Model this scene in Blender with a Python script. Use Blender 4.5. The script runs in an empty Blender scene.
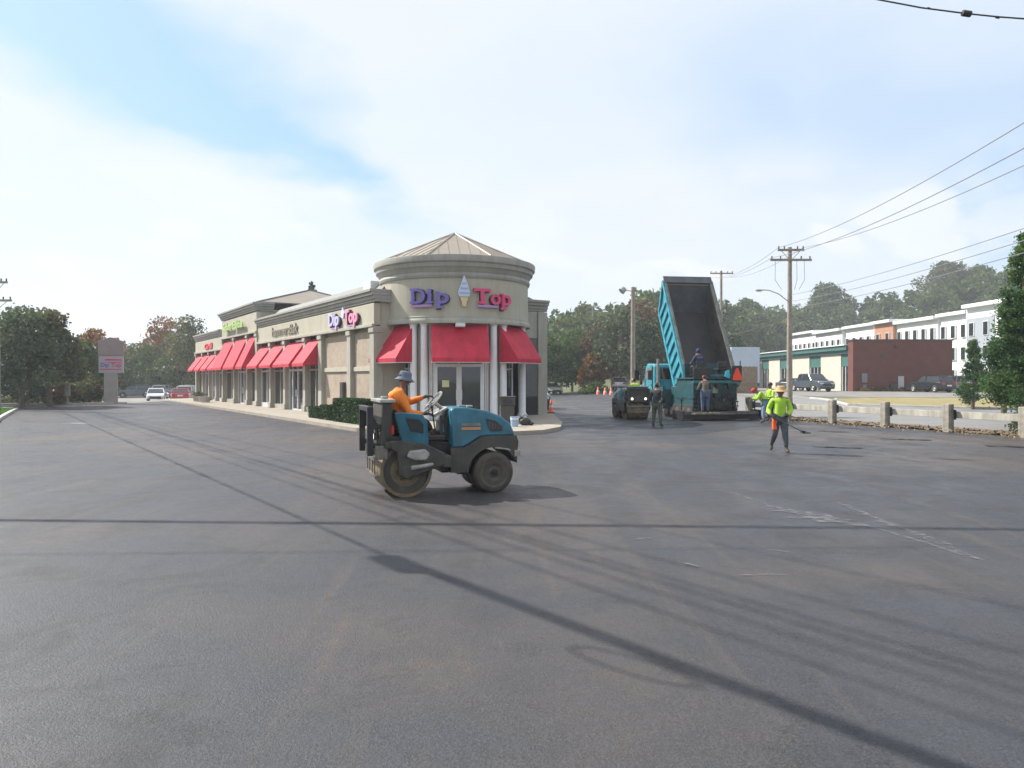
import bpy, bmesh, math, random
import numpy as np
from mathutils import Vector, Matrix
random.seed(7); rng = np.random.default_rng(11)
S = bpy.context.scene
COL = S.collection
PI = math.pi
F = 740.0; CH = 1.9; HZ = 379.0
def px(p, Y): return (p-512)/F*Y                     # x of a column at a distance
def pz(y, Y): return CH+(HZ-y)/F*Y
def smooth(t): t = max(0.0, min(1.0, t)); return t*t*(3-2*t)
def gz(x, y):                                        # height of the terrain
    r = 0.55*smooth((y-44)/30)*smooth((x-6)/10)
    l = -0.6*smooth((y-57)/24)*smooth((-30-x)/6)
    h = 0.0
    return r+l+h

# ------------------------------------------------------------------ materials
MATS = {}
def mat(name, col, rough=0.6, var=0.0, scale=6.0, metal=0.0, bump=0.0, col2=None, spec=0.5, coat=0.0, bscale=None, detail=5, emit=None, es=1.0, alpha=1.0, streak=0.0):
    if name in MATS: return MATS[name]
    m = bpy.data.materials.new(name); m.use_nodes = True
    nt = m.node_tree; b = nt.nodes['Principled BSDF']
    b.inputs['Base Color'].default_value = (*col, 1)
    b.inputs['Roughness'].default_value = rough
    b.inputs['Metallic'].default_value = metal
    b.inputs['Specular IOR Level'].default_value = spec
    b.inputs['Coat Weight'].default_value = coat
    if emit:
        b.inputs['Emission Color'].default_value = (*emit, 1); b.inputs['Emission Strength'].default_value = es
    if var or col2 or bump:
        tc = nt.nodes.new('ShaderNodeTexCoord')
        n = nt.nodes.new('ShaderNodeTexNoise'); n.inputs['Scale'].default_value = scale; n.inputs['Detail'].default_value = detail
        n.inputs['Roughness'].default_value = 0.6
        nt.links.new(tc.outputs['Object'], n.inputs['Vector'])
        r = nt.nodes.new('ShaderNodeValToRGB')
        c2 = col2 or tuple(c*(1-var) for c in col)
        c1 = col if col2 else tuple(min(1, c*(1+var)) for c in col)
        r.color_ramp.elements[0].position = 0.35; r.color_ramp.elements[1].position = 0.65
        r.color_ramp.elements[0].color = (*c2, 1); r.color_ramp.elements[1].color = (*c1, 1)
        nt.links.new(n.outputs['Fac'], r.inputs['Fac'])
        nt.links.new(r.outputs['Color'], b.inputs['Base Color'])
        if streak:
            mp = nt.nodes.new('ShaderNodeMapping'); mp.inputs['Scale'].default_value = (2.2,2.2,.22); nt.links.new(tc.outputs['Object'], mp.inputs['Vector'])
            ns = nt.nodes.new('ShaderNodeTexNoise'); ns.inputs['Scale'].default_value = 1.6; ns.inputs['Detail'].default_value = 6; ns.inputs['Roughness'].default_value = .65; nt.links.new(mp.outputs[0], ns.inputs['Vector'])
            rs_ = nt.nodes.new('ShaderNodeValToRGB'); rs_.color_ramp.elements[0].position = .38; rs_.color_ramp.elements[1].position = .56
            k = 1-streak; rs_.color_ramp.elements[0].color = (k,k*.98,k*.95,1); nt.links.new(ns.outputs['Fac'], rs_.inputs['Fac'])
            mm = nt.nodes.new('ShaderNodeMix'); mm.data_type = 'RGBA'; mm.blend_type = 'MULTIPLY'; mm.inputs[0].default_value = 1
            nt.links.new(r.outputs['Color'], mm.inputs[6]); nt.links.new(rs_.outputs['Color'], mm.inputs[7]); nt.links.new(mm.outputs[2], b.inputs['Base Color'])
        if bump:
            n2 = nt.nodes.new('ShaderNodeTexNoise'); n2.inputs['Scale'].default_value = bscale or scale*6; n2.inputs['Detail'].default_value = 4
            nt.links.new(tc.outputs['Object'], n2.inputs['Vector'])
            bp = nt.nodes.new('ShaderNodeBump'); bp.inputs['Strength'].default_value = bump; bp.inputs['Distance'].default_value = 0.02
            nt.links.new(n2.outputs['Fac'], bp.inputs['Height']); nt.links.new(bp.outputs['Normal'], b.inputs['Normal'])
    MATS[name] = m
    return m
def leafmat(name, c1, c2, c3=None):
    m = bpy.data.materials.new(name); m.use_nodes = True
    nt = m.node_tree; b = nt.nodes['Principled BSDF']; out = nt.nodes['Material Output']
    g = nt.nodes.new('ShaderNodeNewGeometry'); r = nt.nodes.new('ShaderNodeValToRGB')
    tc = nt.nodes.new('ShaderNodeTexCoord'); n = nt.nodes.new('ShaderNodeTexNoise'); n.inputs['Scale'].default_value = 0.55; n.inputs['Detail'].default_value = 2
    nt.links.new(tc.outputs['Object'], n.inputs['Vector'])
    ma = nt.nodes.new('ShaderNodeMath'); ma.operation = 'MULTIPLY_ADD'; ma.inputs[1].default_value = 0.35
    nt.links.new(g.outputs['Random Per Island'], ma.inputs[0])
    mb = nt.nodes.new('ShaderNodeMath'); mb.operation = 'MULTIPLY_ADD'; mb.inputs[1].default_value = 1.7; mb.inputs[2].default_value = -0.52
    nt.links.new(n.outputs['Fac'], mb.inputs[0]); nt.links.new(mb.outputs[0], ma.inputs[2])
    nt.links.new(ma.outputs[0], r.inputs['Fac'])
    r.color_ramp.elements[0].color = (*c1, 1); r.color_ramp.elements[1].color = (*c2, 1)
    r.color_ramp.elements[0].position = .25; r.color_ramp.elements[1].position = .6
    if c3:
        e = r.color_ramp.elements.new(.85); e.color = (*c3, 1)
    nt.links.new(r.outputs['Color'], b.inputs['Base Color']); b.inputs['Roughness'].default_value = .55; b.inputs['Specular IOR Level'].default_value = .25
    tr = nt.nodes.new('ShaderNodeBsdfTranslucent'); nt.links.new(r.outputs['Color'], tr.inputs['Color'])
    mx = nt.nodes.new('ShaderNodeMixShader'); mx.inputs[0].default_value = .35
    nt.links.new(b.outputs[0], mx.inputs[1]); nt.links.new(tr.outputs[0], mx.inputs[2]); nt.links.new(mx.outputs[0], out.inputs['Surface'])
    return m
stucco = mat('stucco', (.41,.38,.31), .85, .07, 1.5, streak=.14, bump=.25, bscale=40)
trim = mat('stucco_trim', (.38,.365,.31), .8, .06, 2, streak=.15, bump=.15, bscale=30)
cornice_m = mat('cornice_paint', (.32,.31,.28), .7, .08, 1.2, streak=.12)
fasciam = mat('fascia_stucco', (.43,.405,.33), .85, .05, 1.2, streak=.07, bump=.2, bscale=40)
redfab = mat('awning_canvas', (.52,.02,.05), .75, .12, 1.3, bump=.5, bscale=3.5, streak=.2)
white = mat('white_paint', (.72,.73,.74), .45, .05, 3)
wframe = mat('aluminium_frame', (.62,.63,.64), .4, .04, 4)
bronze = mat('dark_bronze', (.05,.045,.04), .4, .1, 6)
black = mat('black_paint', (.018,.018,.02), .45, .25, 8)
steelm = mat('worn_steel', (.20,.185,.16), .45, .35, 5, metal=.6)
drumst = mat('drum_steel', (.24,.18,.10), .6, .0, 5, metal=.2, col2=(.10,.08,.055), streak=.2)
dgrey = mat('dark_grey_plastic', (.05,.048,.045), .6, 0, 6, col2=(.085,.075,.06), streak=.3)
silver = mat('silver_paint', (.34,.33,.30), .45, .25, 8, metal=.3)
teal = mat('teal_paint', (.010,.12,.18), .38, .25, 4, coat=.15, streak=.3)
tealb = mat('bright_teal_paint', (.03,.29,.38), .5, .2, 3, streak=.45)
tdark = mat('dark_teal_paint', (.010,.062,.072), .5, .3, 4)
rubber = mat('rubber', (.035,.033,.03), .8, .25, 9)
tyrem = mat('dusty_tyre', (.075,.065,.052), .85, .25, 7)
hubm = mat('dusty_hub', (.085,.078,.065), .75, .3, 9)
glass = mat('dark_glass', (.02,.026,.03), .04, spec=.9)
cglass = mat('car_glass', (.015,.018,.022), .06, spec=.8)
skinm = mat('skin', (.33,.17,.11), .55, .06, 12)
skind = mat('tanned_skin', (.22,.11,.07), .55, .06, 12)
orange = mat('orange_shirt', (.75,.20,.02), .8, .14, 9, bump=.5, bscale=12)
hivis = mat('hi_vis_lime', (.36,.60,.04), .75, .12, 8, bump=.5, bscale=12)
jeans = mat('blue_denim', (.07,.11,.19), .85, .2, 9, bump=.5, bscale=14)
gjeans = mat('grey_jeans', (.07,.085,.10), .85, .2, 9, bump=.5, bscale=14)
navy = mat('navy_cloth', (.02,.035,.10), .85, .2, 9, bump=.5, bscale=12)
camo = mat('dull_camo_cloth', (.12,.12,.085), .9, 0, 22, col2=(.04,.045,.03), bump=.4)
dcloth = mat('dark_cloth', (.025,.027,.032), .9, .25, 9, bump=.5, bscale=12)
greyh = mat('grey_brown_hoodie', (.10,.095,.08), .9, .15, 9, bump=.5, bscale=12)
redc = mat('red_cloth', (.6,.02,.02), .8, .1, 9)
greyc = mat('grey_blue_hat_cloth', (.12,.15,.20), .85, .15, 14)
straw = mat('straw', (.50,.33,.14), .85, .15, 30, bump=.4, bscale=50)
leather = mat('boot_leather', (.06,.04,.028), .7, .2, 14)
eyem = mat('eye', (.01,.01,.01), .2)
hairm = mat('dark_hair', (.015,.012,.01), .7)
wood = mat('weathered_pole_wood', (.27,.235,.195), .9, .2, 3, bump=.4, bscale=20)
concrete = mat('concrete', (.40,.38,.34), .9, .15, 2.5, bump=.3, bscale=30)
postc = mat('weathered_concrete_post', (.27,.25,.21), .9, .25, 6, streak=.35, bump=.5, bscale=25)
railm = mat('painted_rail_wood', (.40,.385,.33), .8, .15, 3, bump=.2, streak=.3)
sidew = mat('sidewalk_concrete', (.31,.275,.225), .9, .12, 1.5, bump=.2, bscale=30)
cable = mat('cable_sheath', (.025,.025,.03), .6)
wirem = mat('aluminium_wire', (.20,.21,.23), .5)
orangep = mat('cone_orange', (.85,.12,.02), .5, .08, 6)
lampw = mat('lit_lamp_lens', (.8,.78,.7), .2, emit=(1,.93,.8), es=2.0)
lens = mat('lamp_lens', (.6,.6,.6), .15)
redl = mat('red_lens', (.5,.01,.01), .2)
bluesign = mat('violet_letter', (.17,.13,.42), .35, .05, 5)
pinksign = mat('pink_letter', (.62,.045,.16), .35, .05, 5)
lilac = mat('lilac_bar', (.42,.22,.50), .35)
icec = mat('ice_cream_white', (.55,.62,.80), .35, .03, 5)
conem = mat('wafer_cream', (.62,.50,.28), .5, .06, 5)
bark = mat('bark', (.12,.09,.065), .95, .3, 5, bump=.6, bscale=20)
LF_green = leafmat('leaves_green', (.03,.06,.014), (.07,.115,.024), (.14,.17,.04))
LF_dark = leafmat('leaves_dark', (.028,.05,.02), (.05,.085,.03), (.09,.125,.04))
LF_grey = leafmat('leaves_grey_green', (.045,.07,.035), (.09,.125,.06), (.16,.19,.10))
LF_oran = leafmat('leaves_orange', (.10,.085,.02), (.26,.12,.025), (.30,.07,.025))
LF_red = leafmat('leaves_red_brown', (.05,.035,.02), (.12,.06,.035), (.17,.07,.045))
LF_mix = leafmat('leaves_turning', (.05,.075,.025), (.11,.125,.04), (.21,.13,.05))
LF_con = leafmat('conifer_needles', (.03,.075,.025), (.07,.14,.035), (.14,.22,.045))
LF_for = leafmat('forest_leaves', (.045,.075,.02), (.10,.145,.03), (.18,.16,.04))
LF_hedge = leafmat('hedge_leaves', (.018,.045,.012), (.035,.08,.02), (.06,.12,.03))

# ------------------------------------------------------------------ mesh builder
class MB:
    def __init__(s): s.v = []; s.f = []; s.m = []; s.cur = 0
    def add(s, vs, fs):
        o = len(s.v); s.v += [tuple(v) for v in vs]; s.f += [tuple(i+o for i in f) for f in fs]; s.m += [s.cur]*len(fs)
        return s
    def bx(s, x0, x1, y0, y1, z0, z1, rz=0, piv=None, M=None):
        vs = [Vector((x, y, z)) for z in (z0, z1) for y in (y0, y1) for x in (x0, x1)]
        if rz:
            p = Vector(piv) if piv else Vector(((x0+x1)/2, (y0+y1)/2, 0)); R = Matrix.Rotation(rz, 3, 'Z')
            vs = [R @ (v-p)+p for v in vs]
        if M: vs = [M @ v for v in vs]
        return s.add(vs, [(0,2,3,1),(4,5,7,6),(0,1,5,4),(2,6,7,3),(0,4,6,2),(1,3,7,5)])
    def cyl(s, a, b, r0, r1=None, n=16, caps=True):
        r1 = r0 if r1 is None else r1; a = Vector(a); b = Vector(b); d = (b-a).normalized()
        u = d.orthogonal().normalized(); w = d.cross(u); vs = []
        for c, r in ((a, r0), (b, r1)):
            for i in range(n):
                t = 2*PI*i/n; vs.append(c+u*r*math.cos(t)+w*r*math.sin(t))
        fs = [(i, (i+1)%n, n+(i+1)%n, n+i) for i in range(n)]
        if caps: fs += [tuple(range(n-1, -1, -1)), tuple(range(n, 2*n))]
        return s.add(vs, fs)
    def tube(s, pts, r, n=8):
        pts = [Vector(p) for p in pts]; vs = []; up = None
        for i, p in enumerate(pts):
            d = (pts[min(i+1, len(pts)-1)]-pts[max(i-1, 0)]).normalized()
            if up is None: up = d.orthogonal().normalized()
            up = (up-d*up.dot(d)).normalized(); w = d.cross(up)
            for k in range(n):
                t = 2*PI*k/n; vs.append(p+up*r*math.cos(t)+w*r*math.sin(t))
        fs = [(i*n+k, i*n+(k+1)%n, (i+1)*n+(k+1)%n, (i+1)*n+k) for i in range(len(pts)-1) for k in range(n)]
        fs += [tuple(range(n-1, -1, -1)), tuple(range((len(pts)-1)*n, len(pts)*n))]
        return s.add(vs, fs)
    def lathe(s, prof, n=24, c=(0,0,0), a0=0, a1=2*PI, axis='Z'):
        full = abs(a1-a0-2*PI) < 1e-6; m = n if full else n+1; vs = []
        for r, z in prof:
            for i in range(m):
                t = a0+(a1-a0)*i/n
                p = (r*math.cos(t), r*math.sin(t), z)
                if axis == 'Y': p = (p[0], p[2], p[1])
                vs.append((c[0]+p[0], c[1]+p[1], c[2]+p[2]))
        fs = []
        for j in range(len(prof)-1):
            for i in range(n):
                k = (i+1) % m if full else i+1
                fs.append((j*m+i, j*m+k, (j+1)*m+k, (j+1)*m+i))
        return s.add(vs, fs)
    def prism(s, poly, y0, y1, plane='XZ', M=None):         # poly in x,z extruded over y (or x,y over z)
        n = len(poly)
        if plane == 'XZ': vs = [Vector((p[0], y, p[1])) for y in (y0, y1) for p in poly]
        elif plane == 'YZ': vs = [Vector((y, p[0], p[1])) for y in (y0, y1) for p in poly]
        else: vs = [Vector((p[0], p[1], y)) for y in (y0, y1) for p in poly]
        if M: vs = [M @ v for v in vs]
        return s.add(vs, [tuple(range(n)), tuple(range(2*n-1, n-1, -1))]+[(i, i+n, (i+1)%n+n, (i+1)%n) for i in range(n)])
    def ball(s, c, r, n=12, sc=(1,1,1)):
        prof = []; k = n//2
        vs = []; fs = []
        for j in range(k+1):
            a = PI*j/k
            for i in range(n):
                t = 2*PI*i/n
                vs.append((c[0]+r*sc[0]*math.sin(a)*math.cos(t), c[1]+r*sc[1]*math.sin(a)*math.sin(t), c[2]+r*sc[2]*math.cos(a)))
        for j in range(k):
            for i in range(n): fs.append((j*n+i, (j+1)*n+i, (j+1)*n+(i+1)%n, j*n+(i+1)%n))
        return s.add(vs, fs)
    def build(s, name, m, parent=None, bevel=0.0, smooth_=False, loc=None):
        me = bpy.data.meshes.new(name); me.from_pydata(s.v, [], s.f)
        for q in (m if isinstance(m, (list, tuple)) else [m]): me.materials.append(q)
        if any(s.m): me.polygons.foreach_set('material_index', s.m)
        bm = bmesh.new(); bm.from_mesh(me)
        bmesh.ops.remove_doubles(bm, verts=bm.verts, dist=1e-5)
        bmesh.ops.recalc_face_normals(bm, faces=bm.faces); bm.to_mesh(me); bm.free()
        o = bpy.data.objects.new(name, me); COL.objects.link(o)
        if parent: o.parent = parent
        if loc: o.location = loc
        if bevel:
            b = o.modifiers.new('bevel', 'BEVEL'); b.width = bevel; b.segments = 2; b.limit_method = 'ANGLE'; b.angle_limit = math.radians(35)
        if smooth_:
            for p in me.polygons: p.use_smooth = True
            if smooth_ != 'all':
                try: me.set_sharp_from_angle(angle=math.radians(38))
                except Exception: pass
        return o
def tag(o, label=None, cat=None, group=None, kind=None):
    if label: o['label'] = label
    if cat: o['category'] = cat
    if group: o['group'] = group
    if kind: o['kind'] = kind
    return o
def thing(name, label, cat, loc=(0,0,0), rz=0, group=None):
    o = bpy.data.objects.new(name, None); COL.objects.link(o); o.location = loc; o.rotation_euler = (0,0,rz)
    o.empty_display_size = .2
    return tag(o, label, cat, group)
def kids(o): return [c for c in list(bpy.data.objects) if c.parent == o]
def copy_tree(o, parent=None, skip=()):
    c = o.copy(); COL.objects.link(c); c.parent = parent
    for ch in kids(o):
        if ch.name.split('.')[0] not in skip: copy_tree(ch, c, skip)
    return c
def mesh_np(name, V, Q, m, parent=None, nper=4, mi=None):
    me = bpy.data.meshes.new(name); nv = len(V); nf = len(Q)
    me.vertices.add(nv); me.vertices.foreach_set('co', np.asarray(V, dtype=np.float32).ravel())
    me.loops.add(nf*nper); me.loops.foreach_set('vertex_index', np.asarray(Q, dtype=np.int32).ravel())
    me.polygons.add(nf); me.polygons.foreach_set('loop_start', np.arange(0, nf*nper, nper, dtype=np.int32))
    for q in (m if isinstance(m, (list, tuple)) else [m]): me.materials.append(q)
    if mi is not None: me.polygons.foreach_set('material_index', np.asarray(mi, dtype=np.int32))
    me.update(calc_edges=True); me.validate()
    o = bpy.data.objects.new(name, me); COL.objects.link(o)
    if parent: o.parent = parent
    return o
def leaves(C, size, jit=.5):
    """quads of random turn at centres C"""
    n = len(C); a = rng.normal(size=(n,3)); a /= np.linalg.norm(a, axis=1)[:,None]
    b = rng.normal(size=(n,3)); b -= (b*a).sum(1)[:,None]*a; b /= np.linalg.norm(b, axis=1)[:,None]
    s = (size*(1-jit/2+jit*rng.random(n)))[:,None]; a = a*s; b = b*s*.7
    V = np.stack([C-a, C-b*.9, C+a, C+b], axis=1).reshape(-1,3)
    return V, np.arange(4*n).reshape(-1,4)
def blob_pts(n, blobs, shell=.55):
    """points through ellipsoids (x,y,z,rx,ry,rz), denser at the outside"""
    B = np.array(blobs, dtype=float); w = (B[:,3]*B[:,4]*B[:,5])**(2/3); w /= w.sum()
    k = rng.choice(len(B), size=n, p=w); d = rng.normal(size=(n,3)); d /= np.linalg.norm(d, axis=1)[:,None]
    r = (shell+(1-shell)*rng.random(n))**1.0*(1+.12*rng.normal(size=n))
    return B[k,:3]+d*r[:,None]*B[k,3:6]
def make_tree(name, label, cat, x, y, h, w, m, n=2600, leaf=.16, trunk=.16, base=.18, group=None, z=None, lumps=16, squash=1.0):
    z = gz(x, y) if z is None else z
    t = thing(name, label, cat, (x, y, z), rng.random()*6, group)
    rs = random.Random(int(abs(x*31+y*17)*10))
    b = MB(); cb = h*base; top = (0,0,h*.55)
    b.cyl((0,0,-.1), (w*.02, 0, h*.35), trunk, trunk*.6, 9, True); b.cyl((w*.02,0,h*.34), (0,0,h*.8), trunk*.6, trunk*.15, 8)
    blobs = []
    for i in range(lumps):
        f = (i+.5)/lumps; a = i*2.4+rs.random(); zz = cb+(h-cb)*(.12+.8*f)
        env = math.sin(PI*min(1, .18+.82*f)**.8)*.5+.12
        R = w*env*rs.uniform(.55, 1.0)*.75
        p = (R*math.cos(a), R*math.sin(a), zz)
        rr = w*rs.uniform(.15, .24)
        blobs.append((*p, rr, rr, rr*.75*squash))
        b.cyl((0,0,max(h*.2, zz*.55)), (p[0]*.85, p[1]*.85, zz), trunk*.35, trunk*.08, 6)
    blobs.append((0,0,cb+(h-cb)*.5, w*.28, w*.28, (h-cb)*.36))
    b.build('trunk', bark, t, smooth_=True)
    P = blob_pts(n, blobs); V, Q = leaves(P, leaf)
    mesh_np('crown', V, Q, m, t)
    return t
def conifer(name, label, x, y, h, w, m=None, n=5000, leaf=.13, group=None):
    t = thing(name, label, 'tree', (x, y, gz(x, y)), rng.random()*6, group); m = m or LF_con
    b = MB(); b.cyl((0,0,-.1), (0,0,h*.97), w*.06, .02, 9); b2 = MB()
    P = []
    nb = int(h*14)
    for i in range(nb):
        f = rng.random()**.85; zz = h*(.04+.94*f); L = (w*.5)*(1-f)**.8*(.7+.45*rng.random())+.12
        a = rng.random()*2*PI; k = max(5, int(n/nb*(L/(w*.28))))
        s = rng.random(k)**.7; tip = np.array([math.cos(a)*L, math.sin(a)*L, .22*L])
        pts = np.array([0,0,zz])+s[:,None]*tip+rng.normal(size=(k,3))*(.05+.09*L*s[:,None])
        pts[:,2] -= .10*s*L*(1-s)
        P.append(pts)
        b.cyl((0,0,zz-.05), (tip[0]*.8, tip[1]*.8, zz+tip[2]*.8), .02+.01*L, .006, 5)
    b.build('trunk', bark, t)
    V, Q = leaves(np.concatenate(P), leaf); mesh_np('crown', V, Q, m, t)
    return t
def sheet(name, poly, m, dz=0.0, step=3.0, kind='structure', cut=True, zf=gz, extrude=0):
    bm = bmesh.new(); bm.faces.new([bm.verts.new((x, y, 0)) for x, y in poly])
    if cut:
        xs = [p[0] for p in poly]; ys = [p[1] for p in poly]
        for ax, lo, hi in ((0, min(xs), max(xs)), (1, min(ys), max(ys))):
            k = math.ceil(lo/step)
            while k*step < hi:
                co = [0,0,0]; no = [0,0,0]; co[ax] = k*step; no[ax] = 1
                bmesh.ops.bisect_plane(bm, geom=bm.verts[:]+bm.edges[:]+bm.faces[:], plane_co=co, plane_no=no); k += 1
    bmesh.ops.recalc_face_normals(bm, faces=bm.faces)
    for f in bm.faces:
        if f.normal.z < 0: f.normal_flip()
    if extrude:
        r = bmesh.ops.extrude_face_region(bm, geom=bm.faces[:])
        top = {v for v in r['geom'] if isinstance(v, bmesh.types.BMVert)}
        for v in bm.verts: v.co.z = zf(v.co.x, v.co.y)+(dz if v in top else dz-extrude)
        bmesh.ops.recalc_face_normals(bm, faces=bm.faces)
    else:
        for v in bm.verts: v.co.z = zf(v.co.x, v.co.y)+dz
    me = bpy.data.meshes.new(name); bm.to_mesh(me); bm.free(); me.materials.append(m)
    o = bpy.data.objects.new(name, me); COL.objects.link(o); o['kind'] = kind
    return o
def text_mesh(s, size, extrude, bold=0.0):
    cu = bpy.data.curves.new('t', 'FONT'); cu.body = s; cu.size = size; cu.extrude = extrude; cu.offset = bold; cu.align_x = 'LEFT'; cu.resolution_u = 3
    o = bpy.data.objects.new('t', cu); COL.objects.link(o); dg = bpy.context.evaluated_depsgraph_get()
    me = bpy.data.meshes.new_from_object(o.evaluated_get(dg)); bpy.data.objects.remove(o); bpy.data.curves.remove(cu)
    return me
# ------------------------------------------------------------------ ground
def asphalt_material(name, base, dust, dark, scale=.22):
    m = bpy.data.materials.new(name); m.use_nodes = True; nt = m.node_tree; N = nt.nodes; L = nt.links; b = N['Principled BSDF']
    g = N.new('ShaderNodeNewGeometry')
    def noise(sc, det=5, rough=.6, dist=0, vec=None):
        n = N.new('ShaderNodeTexNoise'); n.inputs['Scale'].default_value = sc; n.inputs['Detail'].default_value = det
        n.inputs['Roughness'].default_value = rough; n.inputs['Distortion'].default_value = dist
        L.new(vec or g.outputs['Position'], n.inputs['Vector']); return n
    def ramp(src, p0, p1, c0=(0,0,0), c1=(1,1,1)):
        r = N.new('ShaderNodeValToRGB'); r.color_ramp.elements[0].position = p0; r.color_ramp.elements[1].position = p1
        r.color_ramp.elements[0].color = (*c0, 1); r.color_ramp.elements[1].color = (*c1, 1); L.new(src, r.inputs['Fac']); return r
    def mix(fac, a, c, k=1.0, mode='MIX'):
        x = N.new('ShaderNodeMix'); x.data_type = 'RGBA'; x.blend_type = mode
        if k != 1.0:
            q = N.new('ShaderNodeMath'); q.operation = 'MULTIPLY'; q.inputs[1].default_value = k; L.new(fac, q.inputs[0]); fac = q.outputs[0]
        L.new(fac, x.inputs[0])
        for i, s in ((6, a), (7, c)):
            if isinstance(s, tuple): x.inputs[i].default_value = (*s, 1)
            else: L.new(s, x.inputs[i])
        return x.outputs[2]
    n1 = noise(.13, 5, .55, .6); col = mix(ramp(n1.outputs['Fac'], .46, .62).outputs['Color'], base, dust, .9)
    n0 = noise(.085, 3, .5, .3, None); col = mix(ramp(n0.outputs['Fac'], .58, .42).outputs['Color'], col, dark, .5)
    mp = N.new('ShaderNodeMapping'); mp.inputs['Rotation'].default_value = (0,0,math.radians(-33)); mp.inputs['Scale'].default_value = (.9,.07,1)
    L.new(g.outputs['Position'], mp.inputs['Vector'])
    n2 = noise(1.0, 5, .6, .5, mp.outputs['Vector']); col = mix(ramp(n2.outputs['Fac'], .48, .60).outputs['Color'], col, dark, .5)
    mp2 = N.new('ShaderNodeMapping'); mp2.inputs['Rotation'].default_value = (0,0,math.radians(-62)); mp2.inputs['Scale'].default_value = (2.4,.16,1)
    L.new(g.outputs['Position'], mp2.inputs['Vector'])
    n7 = noise(1.0, 4, .6, .8, mp2.outputs['Vector']); col = mix(ramp(n7.outputs['Fac'], .56, .70).outputs['Color'], col, dust, .55)
    n3 = noise(.9, 6, .7, .5); col = mix(ramp(n3.outputs['Fac'], .55, .68).outputs['Color'], col, dark, .75)
    n4 = noise(60, 3, .8); col = mix(ramp(n4.outputs['Fac'], .42, .66).outputs['Color'], col, tuple(x*3.0 for x in base), .55)
    n5 = noise(90, 2, .8); col = mix(ramp(n5.outputs['Fac'], .54, .64).outputs['Color'], col, tuple(x*.35 for x in base), .7)
    n6 = noise(4.5, 6, .75); col = mix(ramp(n6.outputs['Fac'], .42, .60).outputs['Color'], col, tuple(x*1.35 for x in base), .45)
    rr_ = N.new('ShaderNodeMapRange'); rr_.inputs['To Min'].default_value = .40; rr_.inputs['To Max'].default_value = .66; rr_.inputs['From Min'].default_value = .4; rr_.inputs['From Max'].default_value = .6; L.new(n3.outputs['Fac'], rr_.inputs['Value']); L.new(rr_.outputs[0], b.inputs['Roughness'])
    L.new(col, b.inputs['Base Color'])
    b.inputs['Specular IOR Level'].default_value = .36
    bp = N.new('ShaderNodeBump'); bp.inputs['Strength'].default_value = .7; bp.inputs['Distance'].default_value = .012
    L.new(n4.outputs['Fac'], bp.inputs['Height']); L.new(bp.outputs['Normal'], b.inputs['Normal'])
    return m
ASPH = asphalt_material('asphalt_new', (.036,.037,.042), (.098,.071,.050), (.017,.018,.022))
ASPD = asphalt_material('asphalt_shade_and_hot_mix', (.027,.029,.034), (.034,.034,.037), (.018,.019,.023))  # dark asphalt for the painted tower shade and the hot mix
ROAD = asphalt_material('road_asphalt', (.16,.155,.15), (.18,.17,.155), (.13,.125,.12))
earth = mat('far_ground', (.10,.11,.05), .95, .25, .08)
lawn = mat('lawn', (.07,.16,.02), .9, .2, 2, bump=.6, bscale=60)
drygrass = mat('dry_grass', (.29,.225,.10), .95, .2, .7, bump=.6, bscale=40, col2=(.20,.18,.075))
mulch = mat('mulch', (.12,.085,.06), .95, .0, 6, bump=.9, bscale=30, col2=(.20,.155,.11))
def ghill(x, y):
    a = math.degrees(math.atan2(x, y)); d = math.hypot(x, y)
    e = 0
    if -4 < a < 60 and d > 110:
        H = np.interp(a, [-4, 3, 7, 10, 16, 22, 28, 30, 34, 45, 60], [0, 7, 10, 13, 12.5, 19, 20, 24, 26.5, 26, 12])
        st = np.interp(a, [14,20], [112,196])
        e = H*smooth((d-st)/70)
    return e
# one sheet to the horizon, finer near by
xs = sorted(set([-3000,-1500,-700,-400,-250]+[-180+12*i for i in range(10)]+[-60+3*i for i in range(47)]+[84+8*i for i in range(16)]+[230,300,450,800,1500,3000]))
ys = sorted(set([-600,-200,-80,-30]+[-12+3*i for i in range(50)]+[144+8*i for i in range(16)]+[280,340,450,700,1200,2500,4500]))
V = [(x, y, gz(x, y)+ghill(x, y)) for y in ys for x in xs]; nx = len(xs)
Q = [(j*nx+i, j*nx+i+1, (j+1)*nx+i+1, (j+1)*nx+i) for j in range(len(ys)-1) for i in range(nx-1)]
g = mesh_np('ground', V, Q, earth); g['kind'] = 'structure'
for p in g.data.polygons: p.use_smooth = True
# the building's own axes: s runs along the shop front away from the camera, n points out of it
F0 = Vector((-5.9, 32.0, 0)); FD = Vector((-.543,.840,0)).normalized(); FN = Vector((-FD.y, FD.x, 0)); FN = FN if FN.x < 0 else -FN
FANG = math.atan2(FD.y, FD.x)
def fp(s, o=0, z=0): p = F0+FD*s+FN*o; return Vector((p.x, p.y, z))
# parking lot
lot = [(-60,-12),(24,-12),(19.9,14.2),(18.2,19.2),(15.7,26.0),(12.3,35.0),(9.8,42),(11,60),(14,95),(-1,95),(-2,75),(-16,72),(-30.5,70),(-31.5,54.5),(-60,50.5)]
sheet('parking_lot', lot, ASPH, .006)
# darker asphalt patch painting the tower's shadow edge, drawn as a laid mat
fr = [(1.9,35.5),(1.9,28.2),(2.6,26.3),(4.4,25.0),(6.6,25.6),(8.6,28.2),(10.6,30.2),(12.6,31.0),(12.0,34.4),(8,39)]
sheet('tower_shade_patch', fr, ASPD, .012, cut=False)
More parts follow.
